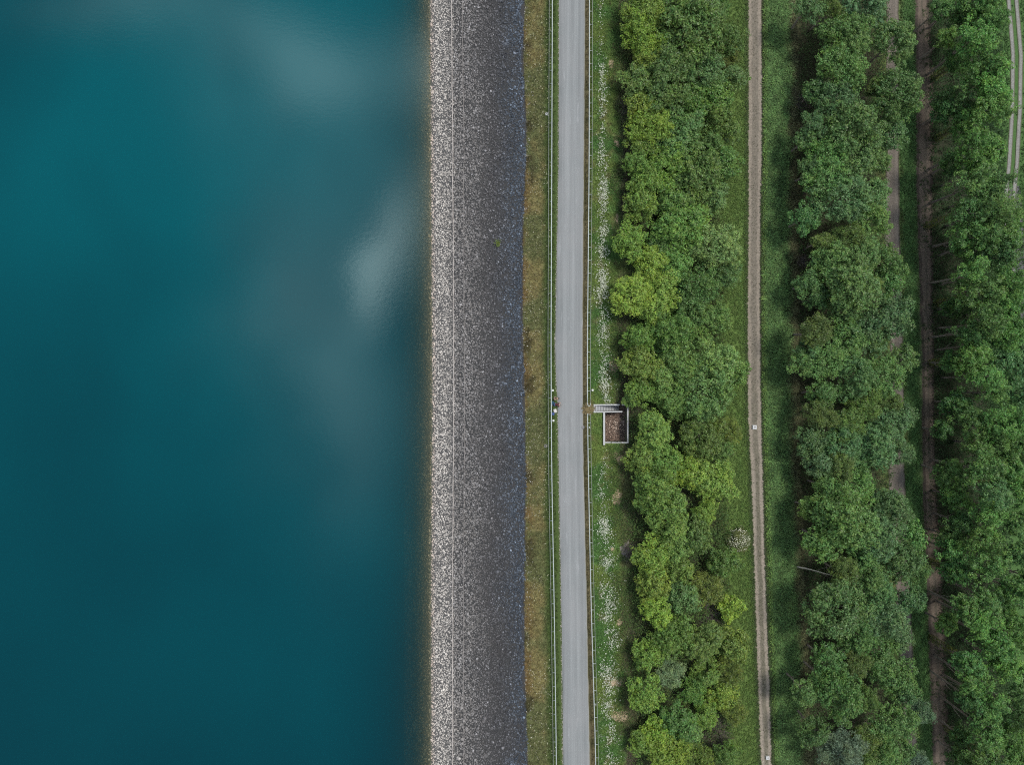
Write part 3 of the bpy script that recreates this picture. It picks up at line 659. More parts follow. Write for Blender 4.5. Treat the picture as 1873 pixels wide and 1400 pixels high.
def face(root, c, fwd, up, m_dark):
    f = Vector(fwd).normalized(); u = Vector(up).normalized(); s = u.cross(f)
    bm = bmesh.new()
    for k in (-1, 1): bmesh.ops.create_icosphere(bm, subdivisions=1, radius=.010, matrix=Matrix.Translation(Vector(c)+f*.088+s*k*.031))
    add_tube(bm, [Vector(c)+f*.088-u*.058+s*k for k in (-.022, 0, .022)], .005, 6)
    link('face_features', bm_mesh('face_features', bm, m_dark), root)
def W3(px, py, z): return Vector((float(at(px, py, z)[0]), float(at(px, py, z)[1]), z))
M_DARK = cloth('dark_brown_hair', (.025,.017,.014))
def person_bent():
    o = W3(1014.5, 739.8, 0); root = empty('person', o)
    tag(root, 'person in dark red top and blue jeans bent forward over the road edge', 'person', 'people by the railing')
    pts = [(0, 0, .52, .135)]; ed = []
    t = chain(pts, ed, 0, [(.20, -.03, .56, .125), (.40, -.06, .60, .14), (.50, -.08, .61, .12)])
    nk = chain(pts, ed, t, [(.60, -.09, .63, .055), (.70, -.10, .64, .075), (.79, -.10, .62, .092), (.87, -.105, .58, .072), (.91, -.105, .55, .035)])
    for s, hx in ((1, .72), (-1, .66)):
        a = chain(pts, ed, t, [(.48, -.08+s*.19, .57, .058), (.54, -.07+s*.27, .34, .044), (hx, -.07+s*.26, .10, .034)])
        hand(pts, ed, a, (hx+.02, -.07+s*.26, .07), (1, s*.1, -.25), (0, 1, 0))
        k = chain(pts, ed, 0, [(.02, s*.11, .48, .095), (.14, s*.17, .09, .07), (-.12, s*.16, .085, .058), (-.33, s*.15, .09, .045)])
        chain(pts, ed, k, [(-.38, s*.15, .05, .042), (-.30, s*.16, .02, .03)])
    skinned('body', pts, ed, M_SKIN, root)
    # clothes follow the same joints
    p2 = [(-.03, 0, .52, .15)]; e2 = []; t2 = chain(p2, e2, 0, [(.20, -.03, .565, .145), (.40, -.06, .61, .165), (.52, -.08, .62, .13)])
    for s in (1, -1): chain(p2, e2, t2, [(.48, -.08+s*.20, .58, .072), (.53, -.072+s*.26, .42, .06)])
    skinned('top', p2, e2, cloth('dark_red_cloth', (.075,.012,.022)), root)
    p3 = [(-.06, 0, .50, .155)]; e3 = []
    for s in (1, -1): chain(p3, e3, 0, [(0, s*.11, .46, .115), (.14, s*.17, .10, .085), (-.12, s*.16, .09, .074), (-.31, s*.15, .095, .06)])
    skinned('jeans', p3, e3, cloth('blue_denim', (.055,.105,.20)), root)
    for s in (1, -1):
        bm = bmesh.new(); add_box(bm, Vector((-.37, s*.15, .05)), (.14, .10, .12), None, .03); link('shoe', bm_mesh('shoe', bm, cloth('pale_shoe', (.5,.5,.48)), True), root)
    head_parts(root, (.80, -.10, .64), (1, 0, -.45), (.45, 0, 1), M_DARK)
    face(root, (.82, -.10, .62), (1, 0, -.6), (.6, 0, 1), M_DARK)
    bm = bmesh.new(); add_lathe(bm, (0, 0, 0), [(.05, 0), (.046, .02), (.03, .03), (.005, .035)], 16); add_box(bm, Vector((.06, 0, .005)), (.07, .09, .012), None, .004)
    cp = link('cap', bm_mesh('cap', bm, M_WHITE, True), root); cp.location = (.80, -.085, .745); cp.rotation_euler = (0, .35, .3)
def person_seated():
    o = W3(1013.5, 729.5, 0); root = empty('person', o)
    tag(root, 'dark haired person in beige clothes sitting on the grass against the railing', 'person', 'people by the railing')
    pts = [(0, 0, .12, .13)]; ed = []
    t = chain(pts, ed, 0, [(.02, .02, .32, .115), (.06, .05, .52, .13)]); hd = chain(pts, ed, t, [(.12, .09, .64, .055), (.17, .13, .72, .075), (.20, .15, .80, .092), (.20, .15, .88, .06)])
    for s in (1, -1):
        a = chain(pts, ed, t, [(.07, .04+s*.19, .50, .056), (.20, .02+s*.20, .32, .043), (.36, s*.09, .36, .033)]); hand(pts, ed, a, (.38, s*.085, .355), (1, -s*.5, -.1), (0, 1, 0))
        k = chain(pts, ed, 0, [(.10, s*.11, .15, .09), (.42, s*.10, .32, .068), (.52, s*.10, .07, .045)]); chain(pts, ed, k, [(.56, s*.09, .03, .042), (.66, s*.08, .03, .032)])
    skinned('body', pts, ed, M_SKIN, root)
    p2 = [(0, 0, .12, .15)]; e2 = []; t2 = chain(p2, e2, 0, [(.02, .02, .32, .14), (.06, .05, .53, .15)])
    for s in (1, -1): chain(p2, e2, t2, [(.07, .04+s*.20, .50, .07), (.20, .02+s*.20, .32, .058), (.33, s*.105, .355, .046)])
    skinned('jacket', p2, e2, cloth('beige_cloth', (.25,.24,.16)), root)
    p3 = [(.0, 0, .11, .14)]; e3 = []
    for s in (1, -1): chain(p3, e3, 0, [(.10, s*.11, .15, .105), (.42, s*.10, .32, .082), (.51, s*.105, .09, .06)])
    skinned('trousers', p3, e3, cloth('khaki_cloth', (.26,.23,.15)), root)
    for s in (1, -1):
        bm = bmesh.new(); add_box(bm, Vector((.61, s*.085, .05)), (.25, .09, .09), None, .03); link('shoe', bm_mesh('shoe', bm, cloth('dark_shoe', (.05,.045,.04)), True), root)
    head_parts(root, (.20, .15, .81), (1, .3, -.2), (.15, 0, 1), M_DARK); face(root, (.20, .15, .79), (1, .3, -.2), (.15, 0, 1), M_DARK)
person_bent(); person_seated()
def bag(px, py, label, m, m2, sx, sy, sz, rot):
    o = W3(px, py, 0); root = empty('rucksack', o); root.rotation_euler.z = rot; tag(root, label, 'rucksack', 'bags by the railing')
    def puff(nm, c, s, mm):
        bm = bmesh.new(); add_box(bm, Vector(c), s, None, min(s)*.28)
        bmesh.ops.subdivide_edges(bm, edges=bm.edges[:], cuts=1, use_grid_fill=True)
        for v in bm.verts: v.co += Vector((random.uniform(-1,1), random.uniform(-1,1), random.uniform(-1,1)))*.012
        link(nm, bm_mesh(nm, bm, mm, True), root)
    puff('body', (0, 0, sz/2), (sx, sy, sz), m); puff('pocket', (sx*.12, -sy*.42, sz*.48), (sx*.6, sy*.35, sz*.6), m2)
    for k in (-1, 1):
        bm = bmesh.new(); add_tube(bm, [(-sx*.45, k*sy*.22, .05), (-sx*.62, k*sy*.22, sz*.5), (-sx*.5, k*sy*.22, sz*.95), (-sx*.1, k*sy*.2, sz*1.03)], .022, 6); link('strap', bm_mesh('strap', bm, m2, True), root)
bag(1015.2, 751.8, 'white and grey rucksack lying between the railing and the road', cloth('white_canvas', (.62,.60,.56)), cloth('grey_canvas', (.25,.25,.27)), .42, .5, .28, .2)
bag(1011.2, 757.3, 'blue rucksack lying under the railing below the white one', cloth('blue_canvas', (.05,.09,.24)), cloth('navy_canvas', (.02,.025,.06)), .42, .36, .26, -.3)
bag(1010.8, 737.5, 'teal blue rucksack leaning on the railing behind the bent person', cloth('teal_canvas', (.03,.08,.12)), cloth('dark_teal_canvas', (.015,.035,.055)), .34, .5, .34, .1)
# ------------------------------------------------------------------ trees
def leaf_quads(P, Nn, s, asp=.62):
    """one folded leaf spray per point: a rhombus bent along its midrib"""
    n = len(P); Nn = Nn/np.linalg.norm(Nn, axis=1)[:, None]
    r = RNG.normal(size=(n, 3)); a = r - Nn*(r*Nn).sum(1)[:, None]; a /= np.linalg.norm(a, axis=1)[:, None]; b = np.cross(Nn, a)
    s = np.asarray(s)[:, None]
    V = np.stack([P - a*s*.5, P + b*s*asp*.5 + Nn*s*.12, P + a*s*.5, P - b*s*asp*.5 + Nn*s*.12], 1)
    i = np.arange(n)[:, None]*4
    return V, np.concatenate([i+np.array([[0,1,2]]), i+np.array([[0,2,3]])], 0)
def unit(n):
    d = RNG.normal(size=(n, 3)); return d/np.linalg.norm(d, axis=1)[:, None]
def make_crown(name, R, vert, nl, tufts, per, leaf, fine=False, ragged=.25):
    """crown of radius R: boughs -> tufts -> leaf sprays"""
    P = []; Nm = []; S = []
    ctr = [np.zeros(3)]; rad = [R*.58]
    for _ in range(nl):
        d = unit(1)[0]; d[2] = abs(d[2])*.9 - .25; d /= np.linalg.norm(d)
        q = RNG.uniform(.50, .88)*(1 + RNG.uniform(-ragged, ragged)*.5)
        ctr.append(d*R*q*np.array([1, 1, vert])); rad.append(R*RNG.uniform(.13, .34))
    for c, r in zip(ctr, rad):
        m = max(8, int(2.5*math.pi*r*r/tufts)); d = unit(m); d[:, 2] = np.where(d[:, 2] < -.35, -d[:, 2], d[:, 2])
        t = c + d*r*RNG.uniform(.62, 1.25, (m, 1))*np.array([1, 1, (1+vert)/2])
        for k in range(m):
            n = max(5, int(per*RNG.uniform(.6, 1.4))); tr = RNG.uniform(.20, .42)*(1.15 if fine else 1)
            e = unit(n); e[:, 2] = np.abs(e[:, 2])*.9 - .15
            P.append(t[k] + e*tr*RNG.uniform(.7, 1.1, (n, 1))*np.array([1, 1, .8])); Nm.append(e*.8 + d[k]*.25 + np.array([0, 0, .35]) + RNG.normal(0, .28, (n, 3)))
            S.append(leaf*RNG.uniform(.65, 1.25, n))
    P = np.concatenate(P); Nm = np.concatenate(Nm); S = np.concatenate(S)
    V, F = leaf_quads(P, Nm, S*(1.25 if fine else 1), .28 if fine else .66)
    return mesh_np(name, V.reshape(-1, 3), F, M_LEAF)
def make_trunk(name, bend, limbs):
    """unit tree: foot at 0, crown centre at height 1; limbs reach into a crown of unit radius"""
    bm = bmesh.new(); ph = random.random()*6.28
    pts = [(bend*math.sin(t*2.6)*math.cos(ph), bend*math.sin(t*2.6)*math.sin(ph), t*1.15-.05) for t in [k/7 for k in range(8)]]
    add_tube(bm, pts, [.062-.046*k/7 for k in range(8)], 8)
    for k in range(limbs):
        t = .42 + .55*k/limbs; i = min(6, int(t*7)); p = Vector(pts[i]); g = ph + k*2.4
        e = Vector((math.cos(g)*.24, math.sin(g)*.24, .24)); add_tube(bm, [p, p+e*.5+Vector((0,0,-.02)), p+e+Vector((math.cos(g)*.06, 0, .05))], [.024, .016, .006], 5)
    return bm_mesh(name, bm, M_BARK, True)
CROWNS = {}
for key, R in (('s', 1.5), ('m', 2.4), ('l', 3.4)):
    CROWNS['broad', key] = [make_crown('crown', R, v, int(18+R*6), .36, 15, .235, False, rg) for v, rg in ((.85, .2), (1.0, .3), (.95, .45), (1.1, .35))]
    CROWNS['fine', key] = [make_crown('crown', R, 1.25, int(18+R*6), .36, 17, .25, True, .5) for _ in range(2)]
    CROWNS['tall', key] = [make_crown('crown', R, v, int(20+R*6), .38, 15, .25, False, .9) for v in (1.6, 1.8, 2.0)]
TRUNKS = [make_trunk('trunk', .02, 5), make_trunk('trunk', .05, 6), make_trunk('trunk', .09, 4)]
def ivy_mesh():
    n = 520; t = RNG.random(n); g = RNG.uniform(0, 6.28, n); r = .05 + .05*RNG.random(n)
    P = np.stack([np.cos(g)*r, np.sin(g)*r, t*.8], -1); V, F = leaf_quads(P*np.array([6, 6, 10]), np.stack([np.cos(g), np.sin(g), .6+0*g], -1), RNG.uniform(.15, .3, n))
    return mesh_np('ivy', (V/np.array([6, 6, 10])).reshape(-1, 3), F, M_LEAF)
IVY = ivy_mesh()
def twigs_mesh(seed):
    bm = bmesh.new(); rr = random.Random(seed)
    for k in range(70):
        g = rr.uniform(0, 6.28); p = Vector((math.cos(g)*rr.uniform(0, .35), math.sin(g)*rr.uniform(0, .35), 0)); q = [p]
        d = Vector((math.cos(g+rr.uniform(-.8,.8))*rr.uniform(.3, 1), math.sin(g+rr.uniform(-.8,.8))*rr.uniform(.3, 1), rr.uniform(.4, 1)))
        for s in range(4): d = (d + Vector((rr.uniform(-.4,.4), rr.uniform(-.4,.4), rr.uniform(-.35,.15)))); q.append(q[-1] + d*.26)
        add_tube(bm, q, [.016, .013, .010, .007, .004], 4)
        for s in (2, 3): add_tube(bm, [q[s], q[s]+Vector((rr.uniform(-.3,.3), rr.uniform(-.3,.3), rr.uniform(.0,.2)))], [.008, .003], 3)
    return bm_mesh('branches', bm, M_TWIG)
TWIGS = [twigs_mesh(k) for k in range(3)]

COLS = {'Y': (.106,.176,.034), 'V': (.086,.156,.036), 'G': (.068,.132,.036), 'L': (.080,.155,.040), 'D': (.052,.106,.032),
        'B': (.066,.128,.046), 'P': (.085,.148,.054), 'O': (.088,.134,.036), 'W': (.090,.142,.080)}
CNAME = {'Y': 'yellow-green', 'V': 'lime-green', 'G': 'mid-green', 'L': 'bright-green', 'D': 'dark-green', 'B': 'blue-green', 'P': 'pale-green', 'O': 'olive-yellow', 'W': 'grey-green'}
B1 = """1175,20,32Y 1170,62,32Y 1182,108,26Y 1258,52,54G 1228,14,30G 1290,28,28D 1330,78,30G 1326,106,22O 1312,10,22D 1212,146,44D 1166,155,28G
1286,135,34B 1334,142,22B 1176,195,28Y 1186,236,34Y 1176,268,27V 1264,190,30G 1305,182,30G 1312,226,32G 1240,255,38B 1215,300,34V 1272,320,40G
1322,298,28D 1176,332,28V 1164,302,22G 1332,242,20B 1168,376,28V 1150,442,26V 1230,370,27G 1280,390,22V 1240,421,40G 1302,452,40P 1300,365,26B
1184,484,28Y 1228,488,28G 1156,540,32Y 1200,546,36V 1270,530,38D 1256,566,30D 1292,586,32G 1332,502,22B 1222,605,38G 1165,622,26G 1170,666,30V
1234,660,36G 1302,660,38P 1342,682,24G 1202,690,30G 1174,716,25V 1222,722,28G 1280,716,44B 1236,745,24G 1192,792,33L 1281,796,36G 1330,788,22O
1322,818,22G 1170,840,26V 1210,836,30G 1250,860,27Y 1296,880,36V 1204,900,42L 1220,960,36G 1290,936,22V 1264,985,30D 1190,1016,30V 1232,1000,28G
1326,1030,26G 1240,1042,26V 1192,1070,28Y 1200,1120,25Y 1246,1095,30B 1290,1075,24O 1336,1112,18Y 1230,1160,34G 1280,1170,34G 1340,1180,28V
1184,1196,24V 1222,1226,24W 1292,1228,24L 1330,1226,22O 1180,1266,28V 1265,1265,22G 1320,1268,24Y 1240,1320,30D 1290,1306,22V 1340,1300,20O
1200,1340,26Y 1175,1356,22V 1216,1376,32Y 1254,1342,24B 1270,1386,28O 1330,1376,22G 1150,733,10G 1238,118,24G 1300,265,24D 1210,455,24D 1250,335,24D"""
B2 = """1480,12,22D 1515,15,16O 1575,12,35B 1544,60,36G 1552,84,30G 1630,80,36G 1536,126,36G 1640,165,34G 1652,192,26G 1600,160,15O 1530,186,34B
1550,240,44G 1610,215,30G 1630,246,26B 1510,285,30G 1570,290,36G 1602,296,20G 1486,230,20D 1472,256,18D 1510,330,36G 1536,365,42B 1590,356,26G
1470,400,24D 1590,405,30V 1546,438,26O 1503,442,14O 1520,480,36G 1570,470,34G 1616,482,32G 1556,520,44G 1595,526,15O 1622,520,22G 1476,520,20D
1545,566,30G 1610,586,44B 1490,605,27O 1546,626,32L 1600,626,20O 1510,660,34G 1470,666,22G 1610,690,34G 1650,656,22G 1556,690,36B 1500,720,22G
1500,756,24O 1545,780,24O 1576,740,26O 1620,736,22O 1620,780,34B 1650,760,22B 1480,806,24B 1540,816,30B 1600,816,36B 1650,826,20B 1535,856,24O
1495,846,24B 1562,852,24G 1560,890,30L 1510,890,22G 1540,946,50G 1620,930,34B 1500,986,30G 1600,980,40B 1656,986,28G 1480,930,18V 1570,1010,30G
1640,1022,36G 1676,1042,20G 1540,1046,26O 1580,1052,30G 1525,1110,48G 1600,1086,34B 1660,1096,24B 1610,1132,36B 1560,1160,30G 1510,1210,26G
1600,1186,30G 1645,1166,22B 1565,1212,20O 1530,1270,40G 1553,1276,17Y 1581,1276,22O 1630,1236,34G 1650,1266,24B 1500,1240,20G 1470,1266,20G
1490,1336,26D 1535,1376,36W 1580,1350,18O 1591,1386,18O 1630,1320,36G 1610,1380,34G 1646,1370,22G 1680,1300,18W 1672,1392,20W 1494,545,20D 1490,165,18D 1484,310,20D 1480,640,20D"""
B3 = """1745,12,36G 1790,15,34L 1765,45,34G 1775,78,34L 1730,70,18V 1800,50,28G 1790,130,36G 1810,165,34L 1822,120,17G 1745,195,40D 1800,205,32L
1760,226,30G 1775,270,34L 1808,276,22G 1786,310,28L 1715,20,18D 1720,206,20D 1775,340,36G 1810,350,28G 1806,386,36G 1766,386,30D 1800,426,36G
1842,404,22G 1770,430,28G 1760,456,28G 1816,470,34B 1845,442,18G 1776,500,28L 1835,520,30G 1790,540,32G 1830,546,28L 1760,512,20D 1796,590,32G
1845,566,28G 1770,610,28D 1780,636,30L 1830,612,32G 1862,600,22G 1770,660,30L 1830,666,34B 1864,656,24B 1800,690,28L 1816,720,26L 1856,720,34B
1745,736,24D 1762,760,30G 1816,780,34G 1860,776,26G 1720,786,18D 1810,816,34L 1860,820,30G 1732,860,28G 1786,856,34G 1840,860,32G 1742,906,34G
1810,896,34B 1866,900,30L 1800,936,28L 1750,952,26D 1850,950,32G 1732,980,28G 1790,986,34G 1736,1006,24G 1800,1030,34G 1850,1010,34G 1746,1046,22D
1800,1096,34G 1850,1080,34G 1766,1116,26G 1726,1140,20V 1810,1170,36G 1790,1140,28L 1856,1150,34G 1830,1210,34L 1772,1210,22D 1782,1246,30G
1866,1230,30G 1806,1290,34L 1850,1290,34G 1772,1276,20D 1850,1340,36L 1796,1330,30G 1756,1346,20D 1800,1386,34G 1756,1390,22G 1850,1392,34G
1893,440,26D 1896,520,28G 1890,960,24G 1892,1060,26G 1890,1180,24G 1892,1320,26G 1745,115,26D 1742,300,22D 1748,560,22D 1742,660,22D"""
ORD = 'first second third fourth fifth sixth seventh eighth ninth tenth eleventh twelfth thirteenth fourteenth fifteenth sixteenth seventeenth eighteenth nineteenth twentieth'.split()
BAND = {1: ('the scrub beside the road railing', 'scrub trees between road and dirt path'), 2: ('the middle wood', 'trees of the middle wood'), 3: ('the tall outer wood', 'trees of the outer wood')}
SIDE = {(1,0): 'scrub edge facing road', (1,1): 'centre of road scrub', (1,2): 'scrub edge facing dirt path',
        (2,0): 'dirt path edge of middle wood', (2,1): 'interior of middle wood', (2,2): 'gravel path edge of middle wood',
        (3,0): 'earth track edge of outer wood', (3,1): 'interior of outer wood', (3,2): 'far side of outer wood'}
CUT = {1: (1205, 1275), 2: (1525, 1595), 3: (1765, 1815)}
TREES = []
for band, txt in ((1, B1), (2, B2), (3, B3)):
    for tok in txt.split():
        a, b, c = tok.split(','); TREES.append([band, float(a), float(b), float(c[:-1]), c[-1]])
groups = {}
for t in TREES:
    side = 0 if t[1] < CUT[t[0]][0] else 1 if t[1] < CUT[t[0]][1] else 2
    size = 'small' if t[3] < 25 else 'large' if t[3] >= 36 else 'middling'
    t += [side, size]; groups.setdefault((t[0], side, t[4], size), []).append(t)
for k, g in groups.items():
    g.sort(key=lambda t: t[2])
    for i, t in enumerate(g):
        band, side, c, size = k
        kind = f"{size} {CNAME[c]} {'bushy ' if band == 1 else 'tall ' if band == 3 else ''}tree"
        t.append(kind + ', ' + ('' if len(g) == 1 else f"{ORD[i]} of its kind from top, ") + SIDE[band, side])
for i, (band, px, py, r, c, side, size, label) in enumerate(TREES):
    rr = random.Random(i*13+5)
    if band == 1: hc = 1.3 + r*.075*.95 + rr.uniform(-.3, .5)
    elif band == 2: hc = 4.3 + r*.08*1.25 + rr.uniform(-.8, .8) + (.9 if c == 'O' else 0)
    else: hc = (6.5 if px < 1766 else 10.8) + rr.uniform(-1.2, 1.2)
    zc = -10.0
    for _ in range(12):
        x, y = [float(v) for v in at(px, py, zc)]; g = float(locate(x, y)[2]); zc = .5*zc + .5*(g + hc)
    x, y = [float(v) for v in at(px, py, g+hc)]; rw = r*(H-g-hc)/FPX*(1.25 if band < 3 else .90 if px < 1768 else rr.uniform(.88, 1.12))
    root = empty('tree', (x, y, g)); root.rotation_euler.z = rr.uniform(0, 6.28); tag(root, label, 'tree', BAND[band][1])
    key = 's' if rw < 1.9 else 'm' if rw < 2.9 else 'l'; R = {'s': 1.5, 'm': 2.4, 'l': 3.4}[key]
    kind = 'fine' if c in 'OW' else 'tall' if band == 3 else 'broad'
    cr = link('crown', rr.choice(CROWNS[kind, key]), root); s = rw/R; cr.scale = (s*rr.uniform(.92, 1.08), s*rr.uniform(.92, 1.08), s*(rr.uniform(.85, 1.05)))
    cr.location.z = hc
    k = 1.55*rr.uniform(.82, 1.18); tone = (1.16, 1.10, .95) if band == 1 else (.92, .97, 1.0) if band == 2 else (.84, .96, .86); cr.color = (*[v*k*q*rr.uniform(.93, 1.07) for v, q in zip(COLS[c], tone)], 1)
    tk = link('trunk', rr.choice(TRUNKS), root); w = (1.6 if band == 1 else 2.9 if band == 2 else 3.4)*(.7+.12*rw); tk.scale = (w, w, hc); tk.rotation_euler = (0, 0, rr.uniform(0, 6))
    if band == 3 and i % 9 == 0:
        iv = link('ivy', IVY, root); iv.scale = (6, 6, hc*.9); iv.color = (.13, .16, .035, 1)
# bare thickets and the bleached leaning stem
def thicket(px, py, r, label, m=None, cat='bare shrub'):
    u = px - float(disp(px, py)); x, y, z = [float(v) for v in survey(u, py)]
    root = empty('bare_shrub', (x, y, z)); root.rotation_euler.z = random.uniform(0, 6); tag(root, label, cat, 'leafless grey shrubs')
    for k in range(2):
        o = link('branches', TWIGS[(int(px)+k) % 3], root); s = r*.08; o.scale = (s, s, s*.8); o.rotation_euler.z = k*2.1
thicket(1300, 1118, 26, 'uppermost large leafless grey shrub on the dirt path side of the scrub')
thicket(1236, 1262, 18, 'small leafless grey shrub below the grey-green tree in the road scrub')
thicket(1285, 1284, 20, 'leafless grey shrub between two lime-green trees low in the road scrub')
thicket(1302, 1338, 28, 'large leafless brown shrub at the foot of the road scrub, lowest of its kind')
thicket(1150, 1008, 16, 'small leafless brown shrub beside the grey bare scrape')
thicket(1142, 200, 16, 'small leafless brown shrub at the dark edge of the scrub near the top')
thicket(1462, 190, 20, 'leafless brown shrub on the dirt path edge of middle wood near the top')
thicket(1466, 480, 18, 'leafless brown shrub on the dirt path edge of the middle wood, halfway up')
def stem():
    z = float(zof(1452)); a = Vector((*[float(v) for v in at(1453, 1037, z)], z)); z2 = z + 5.5; b = Vector((*[float(v) for v in at(1529, 1053, z2)], z2))
    root = empty('dead_tree', a); tag(root, 'bleached bare stem leaning out of the middle wood over the rough grass', 'dead tree')
    bm = bmesh.new(); p = [(b-a)*t + Vector((0, math.sin(t*5)*.12, math.sin(t*3)*.5-.1*(t==0))) for t in [k/8 for k in range(9)]]
    add_tube(bm, p, [.13-.012*k for k in range(9)], 8); link('trunk', bm_mesh('trunk', bm, simple_mat('bleached_wood', (.5,.47,.40), .8, .2, 6), True), root)
    for k, i in ((1, 4), (-1, 5), (1, 6)):
        bm = bmesh.new(); add_tube(bm, [p[i], p[i]+Vector((.7, k*.5, .5)), p[i]+Vector((1.5, k*.7, .8))], [.05, .03, .012], 6); link('limb', bm_mesh('limb', bm, M_TWIG, True), root)
stem()
def blossom_shrub():
    px, py = 1346, 985; u = px - float(disp(px, py)); x, y, z = [float(v) for v in survey(u, py)]
    root = empty('blossoming_shrub', (x, y, z)); tag(root, 'shrub with white blossom on the grass beside the dirt path', 'shrub')
    cr = link('crown', CROWNS['fine', 's'][0], root); cr.location.z = 1.2; cr.scale = (1.05, 1.05, .7); cr.color = (.11, .14, .045, 1)
    n = 420; d = unit(n); d[:, 2] = np.abs(d[:, 2]); P = d*RNG.uniform(.75, 1.15, (n, 1))*np.array([1.55, 1.55, 1.25]) + np.array([0, 0, 1.2])
    k = 5; th = np.arange(k)/k*6.283; ring = np.stack([np.cos(th), np.sin(th), 0*th], -1)
    V = P[:, None] + ring[None]*RNG.uniform(.03, .075, (n, 1, 1)); me = mesh_np('blossom', V.reshape(-1, 3), np.arange(n*k).reshape(n, k), M_PETAL, np.tile([[.66,.66,.50]], (n*k, 1)))
    link('blossom', me, root); link('branches', TWIGS[0], root).scale = (1.2, 1.2, 1.0)
blossom_shrub()
def weed():
    x, y, z = [float(v) for v in survey(912, 445)]; root = empty('weed_plant', (x, y, z)); tag(root, 'small green plant growing alone among the dark riprap stones', 'plant')
    n = 60; P = RNG.normal(0, .22, (n, 3))*np.array([1, 1, .4]) + np.array([0, 0, .25]); V, F = leaf_quads(P, RNG.normal(0, .4, (n, 3)) + np.array([0, 0, 1]), RNG.uniform(.12, .24, n))
    o = link('leaves', mesh_np('leaves', V.reshape(-1, 3), F, M_LEAF), root); o.color = (.13, .19, .03, 1)
    bm = bmesh.new()
    for k in range(5): add_tube(bm, [(0, 0, -.05), (math.cos(k*1.3)*.1, math.sin(k*1.3)*.1, .15), (math.cos(k*1.3)*.22, math.sin(k*1.3)*.22, .25)], [.012, .01, .006], 5)
    link('stem', bm_mesh('stem', bm, M_TWIG), root)
weed()
# low growth on the floor of the scrub and woods
def undergrowth(name, u0, u1, n, cols, hmax, leaf, clump=12, py1=1440, dens=None):
    u, py, P = scatter(u0, u1, n, -40, py1)
    if dens is not None:
        k = fbm(P[:,0], P[:,1], 3.5, 95) > dens; P = P[k]
    n = len(P); q = RNG.integers(0, len(cols), n); C = np.array(cols)[q]*RNG.uniform(.95, 1.75, (n, 1))
    off = RNG.normal(0, 1, (n, clump, 3))*np.array([.32, .32, .0]); off[..., 2] = RNG.uniform(.05, hmax, (n, clump))*RNG.uniform(.5, 1, (n, 1))
    Q = (P[:, None] + off).reshape(-1, 3); V, F = leaf_quads(Q, RNG.normal(0, .45, (len(Q), 3)) + np.array([0, 0, 1]), RNG.uniform(.6, 1.2, len(Q))*leaf)
    o = link(name, mesh_np(name, V.reshape(-1, 3), F, M_BLADE, np.repeat(np.repeat(C, clump, 0), 4, 0))); tag(o, kind='stuff')
undergrowth('scrub_undergrowth', 1152, 1322, 10500, [(.06,.11,.03), (.08,.13,.034), (.075,.085,.032), (.05,.09,.03)], 2.0, .25)
undergrowth('woodland_undergrowth', 1462, 1625, 8500, [(.04,.075,.025), (.05,.09,.03), (.05,.05,.028)], 1.8, .25)
undergrowth('outer_undergrowth', 1709, 1835, 7500, [(.028,.060,.022), (.034,.070,.024)], 1.6, .27)
undergrowth('slope_weeds', 1090, 1152, 2000, [(.07,.13,.03), (.10,.15,.035), (.06,.10,.03)], .4, .13, 9, dens=.48)
undergrowth('scrub_edge_weeds', 1114, 1160, 4200, [(.06,.115,.03), (.085,.13,.036), (.05,.085,.03), (.085,.085,.04)], .75, .16, 10, dens=.44)
undergrowth('bank_weeds', 1325, 1362, 900, [(.06,.12,.03), (.09,.14,.035)], .5, .16, 9, dens=.5)
undergrowth('brambles', 1128, 1158, 900, [(.085,.06,.045), (.06,.06,.035), (.10,.08,.06)], .6, .12, 12, dens=.47)
undergrowth('rough_grass_weeds', 1400, 1446, 2200, [(.055,.11,.038), (.042,.088,.03), (.075,.115,.04)], .5, .19, 9, dens=.45)

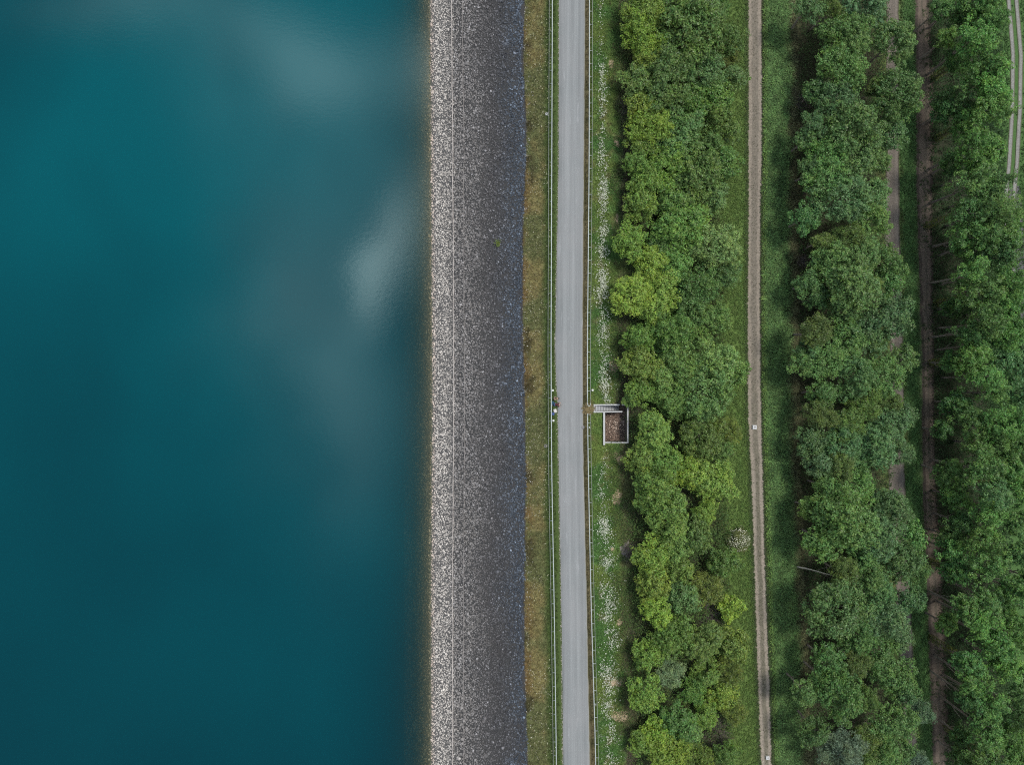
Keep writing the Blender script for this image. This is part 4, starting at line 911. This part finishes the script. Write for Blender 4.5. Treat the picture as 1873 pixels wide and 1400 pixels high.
# ------------------------------------------------------------------ sky, sun, camera
SUN_EL, SUN_AZ = math.radians(64), math.radians(60)      # azimuth measured from +Y (north) towards +X (east)
def sky():
    w = bpy.data.worlds.new('World'); SC.world = w; w.use_nodes = True; nt = w.node_tree; lk = nt.links.new; bg = nt.nodes['Background']
    st = N(nt, 'ShaderNodeTexSky', sky_type='NISHITA'); st.sun_disc = False; st.sun_elevation = SUN_EL; st.sun_rotation = SUN_AZ; st.air_density = 1; st.dust_density = 1
    tc = N(nt, 'ShaderNodeTexCoord'); sx = N(nt, 'ShaderNodeSeparateXYZ'); lk(tc.outputs['Generated'], sx.inputs[0])
    def M(op, a, b=None, clamp=False):
        n = N(nt, 'ShaderNodeMath', operation=op); n.use_clamp = clamp
        for i, v in ((0, a), (1, b)):
            if v is None: continue
            if isinstance(v, (int, float)): n.inputs[i].default_value = v
            else: lk(v, n.inputs[i])
        return n.outputs[0]
    zz = M('MAXIMUM', sx.outputs[2], .08); X = M('DIVIDE', sx.outputs[0], zz); Y = M('DIVIDE', sx.outputs[1], zz)
    cv = N(nt, 'ShaderNodeCombineXYZ'); lk(X, cv.inputs[0]); lk(Y, cv.inputs[1])
    n1 = noise(nt, 2.6, 4, cv.outputs[0], .5); n2 = noise(nt, 5.5, 5, cv.outputs[0], .55)
    wob = mrange(nt, n2, .2, .8, -.045, .045); wob2 = mrange(nt, n1, .2, .8, -.06, .06)
    Xw = M('ADD', X, wob); Yw = M('ADD', Y, wob2)
    def puff(cx, cy, rx, ry, ang, amp):
        dx = M('SUBTRACT', Xw, cx); dy = M('SUBTRACT', Yw, cy); ca, sa = math.cos(ang), math.sin(ang)
        a = M('DIVIDE', M('ADD', M('MULTIPLY', dx, ca), M('MULTIPLY', dy, sa)), rx); b = M('DIVIDE', M('SUBTRACT', M('MULTIPLY', dy, ca), M('MULTIPLY', dx, sa)), ry)
        e = M('EXPONENT', M('MULTIPLY', M('ADD', M('MULTIPLY', a, a), M('MULTIPLY', b, b)), -1.0)); return M('MULTIPLY', e, amp)
    P = lambda px, py: ((px-CX)/FPX, (CY-py)/FPX)
    tot = None
    for px, py, rx, ry, ang, amp in PUFFS:
        v = puff(*P(px, py), rx/FPX, ry/FPX, math.radians(ang), amp); tot = v if tot is None else M('ADD', tot, v)
    tot = M('MULTIPLY', tot, mrange(nt, n2, .25, .75, .65, 1.3))
    # the opening of blue sky overhead; a bright layer of cloud everywhere round it
    rad = M('SQRT', M('ADD', M('MULTIPLY', M('ADD', X, .25), M('ADD', X, .25)), M('MULTIPLY', Y, Y)))
    layer = mrange(nt, M('ADD', rad, wob2), .72, 1.1, .02, 1)
    cl = mrange(nt, n1, .25, .75, 2.6, 4.8)
    cc = N(nt, 'ShaderNodeVectorMath', operation='SCALE'); cc.inputs[0].default_value = (1.0, 1.0, 1.0); lk(cl, cc.inputs['Scale'])
    base = mixc(nt, layer, st.outputs[0], cc.outputs[0])
    pc = N(nt, 'ShaderNodeVectorMath', operation='SCALE'); pc.inputs[0].default_value = (.82, 1.04, 1.02); lk(tot, pc.inputs['Scale'])
    ad = N(nt, 'ShaderNodeVectorMath', operation='ADD'); lk(base, ad.inputs[0]); lk(pc.outputs[0], ad.inputs[1])
    lk(ad.outputs[0], bg.inputs[0]); bg.inputs[1].default_value = .1
PUFFS = [(706, 465, 42, 100, -8, 42), (560, 115, 165, 80, -12, 22), (560, 560, 125, 290, 8, 10), (650, 300, 100, 130, 0, 6), (250, 20, 170, 50, 0, 11), (640, 740, 80, 190, 0, 7), (775, 150, 40, 70, 0, 18), (768, 400, 30, 90, 0, 12)]
sky()
sl = bpy.data.lights.new('sun', 'SUN'); sl.energy = 1.5; sl.angle = math.radians(12); sl.color = (1, .96, .9)
so = bpy.data.objects.new('sun', sl); COL.objects.link(so); so.location = (40, 20, 150)
dv = Vector((math.sin(SUN_AZ)*math.cos(SUN_EL), math.cos(SUN_AZ)*math.cos(SUN_EL), math.sin(SUN_EL))); so.rotation_euler = dv.to_track_quat('Z', 'Y').to_euler()
cam = bpy.data.cameras.new('camera'); co = bpy.data.objects.new('camera', cam); COL.objects.link(co); SC.camera = co
co.location = (0, 0, H); cam.sensor_fit = 'HORIZONTAL'; cam.sensor_width = 36; cam.lens = 36*FPX/1873; cam.clip_end = 2000
SC.view_settings.view_transform = 'Standard'; SC.view_settings.look = 'None'; SC.view_settings.exposure = .70; SC.view_settings.gamma = 1
SC.render.engine = 'CYCLES'; SC.cycles.use_denoising = False; SC.cycles.pixel_filter_type = 'BLACKMAN_HARRIS'; SC.cycles.filter_width = 1.15; SC.cycles.max_bounces = 6; SC.cycles.transparent_max_bounces = 8
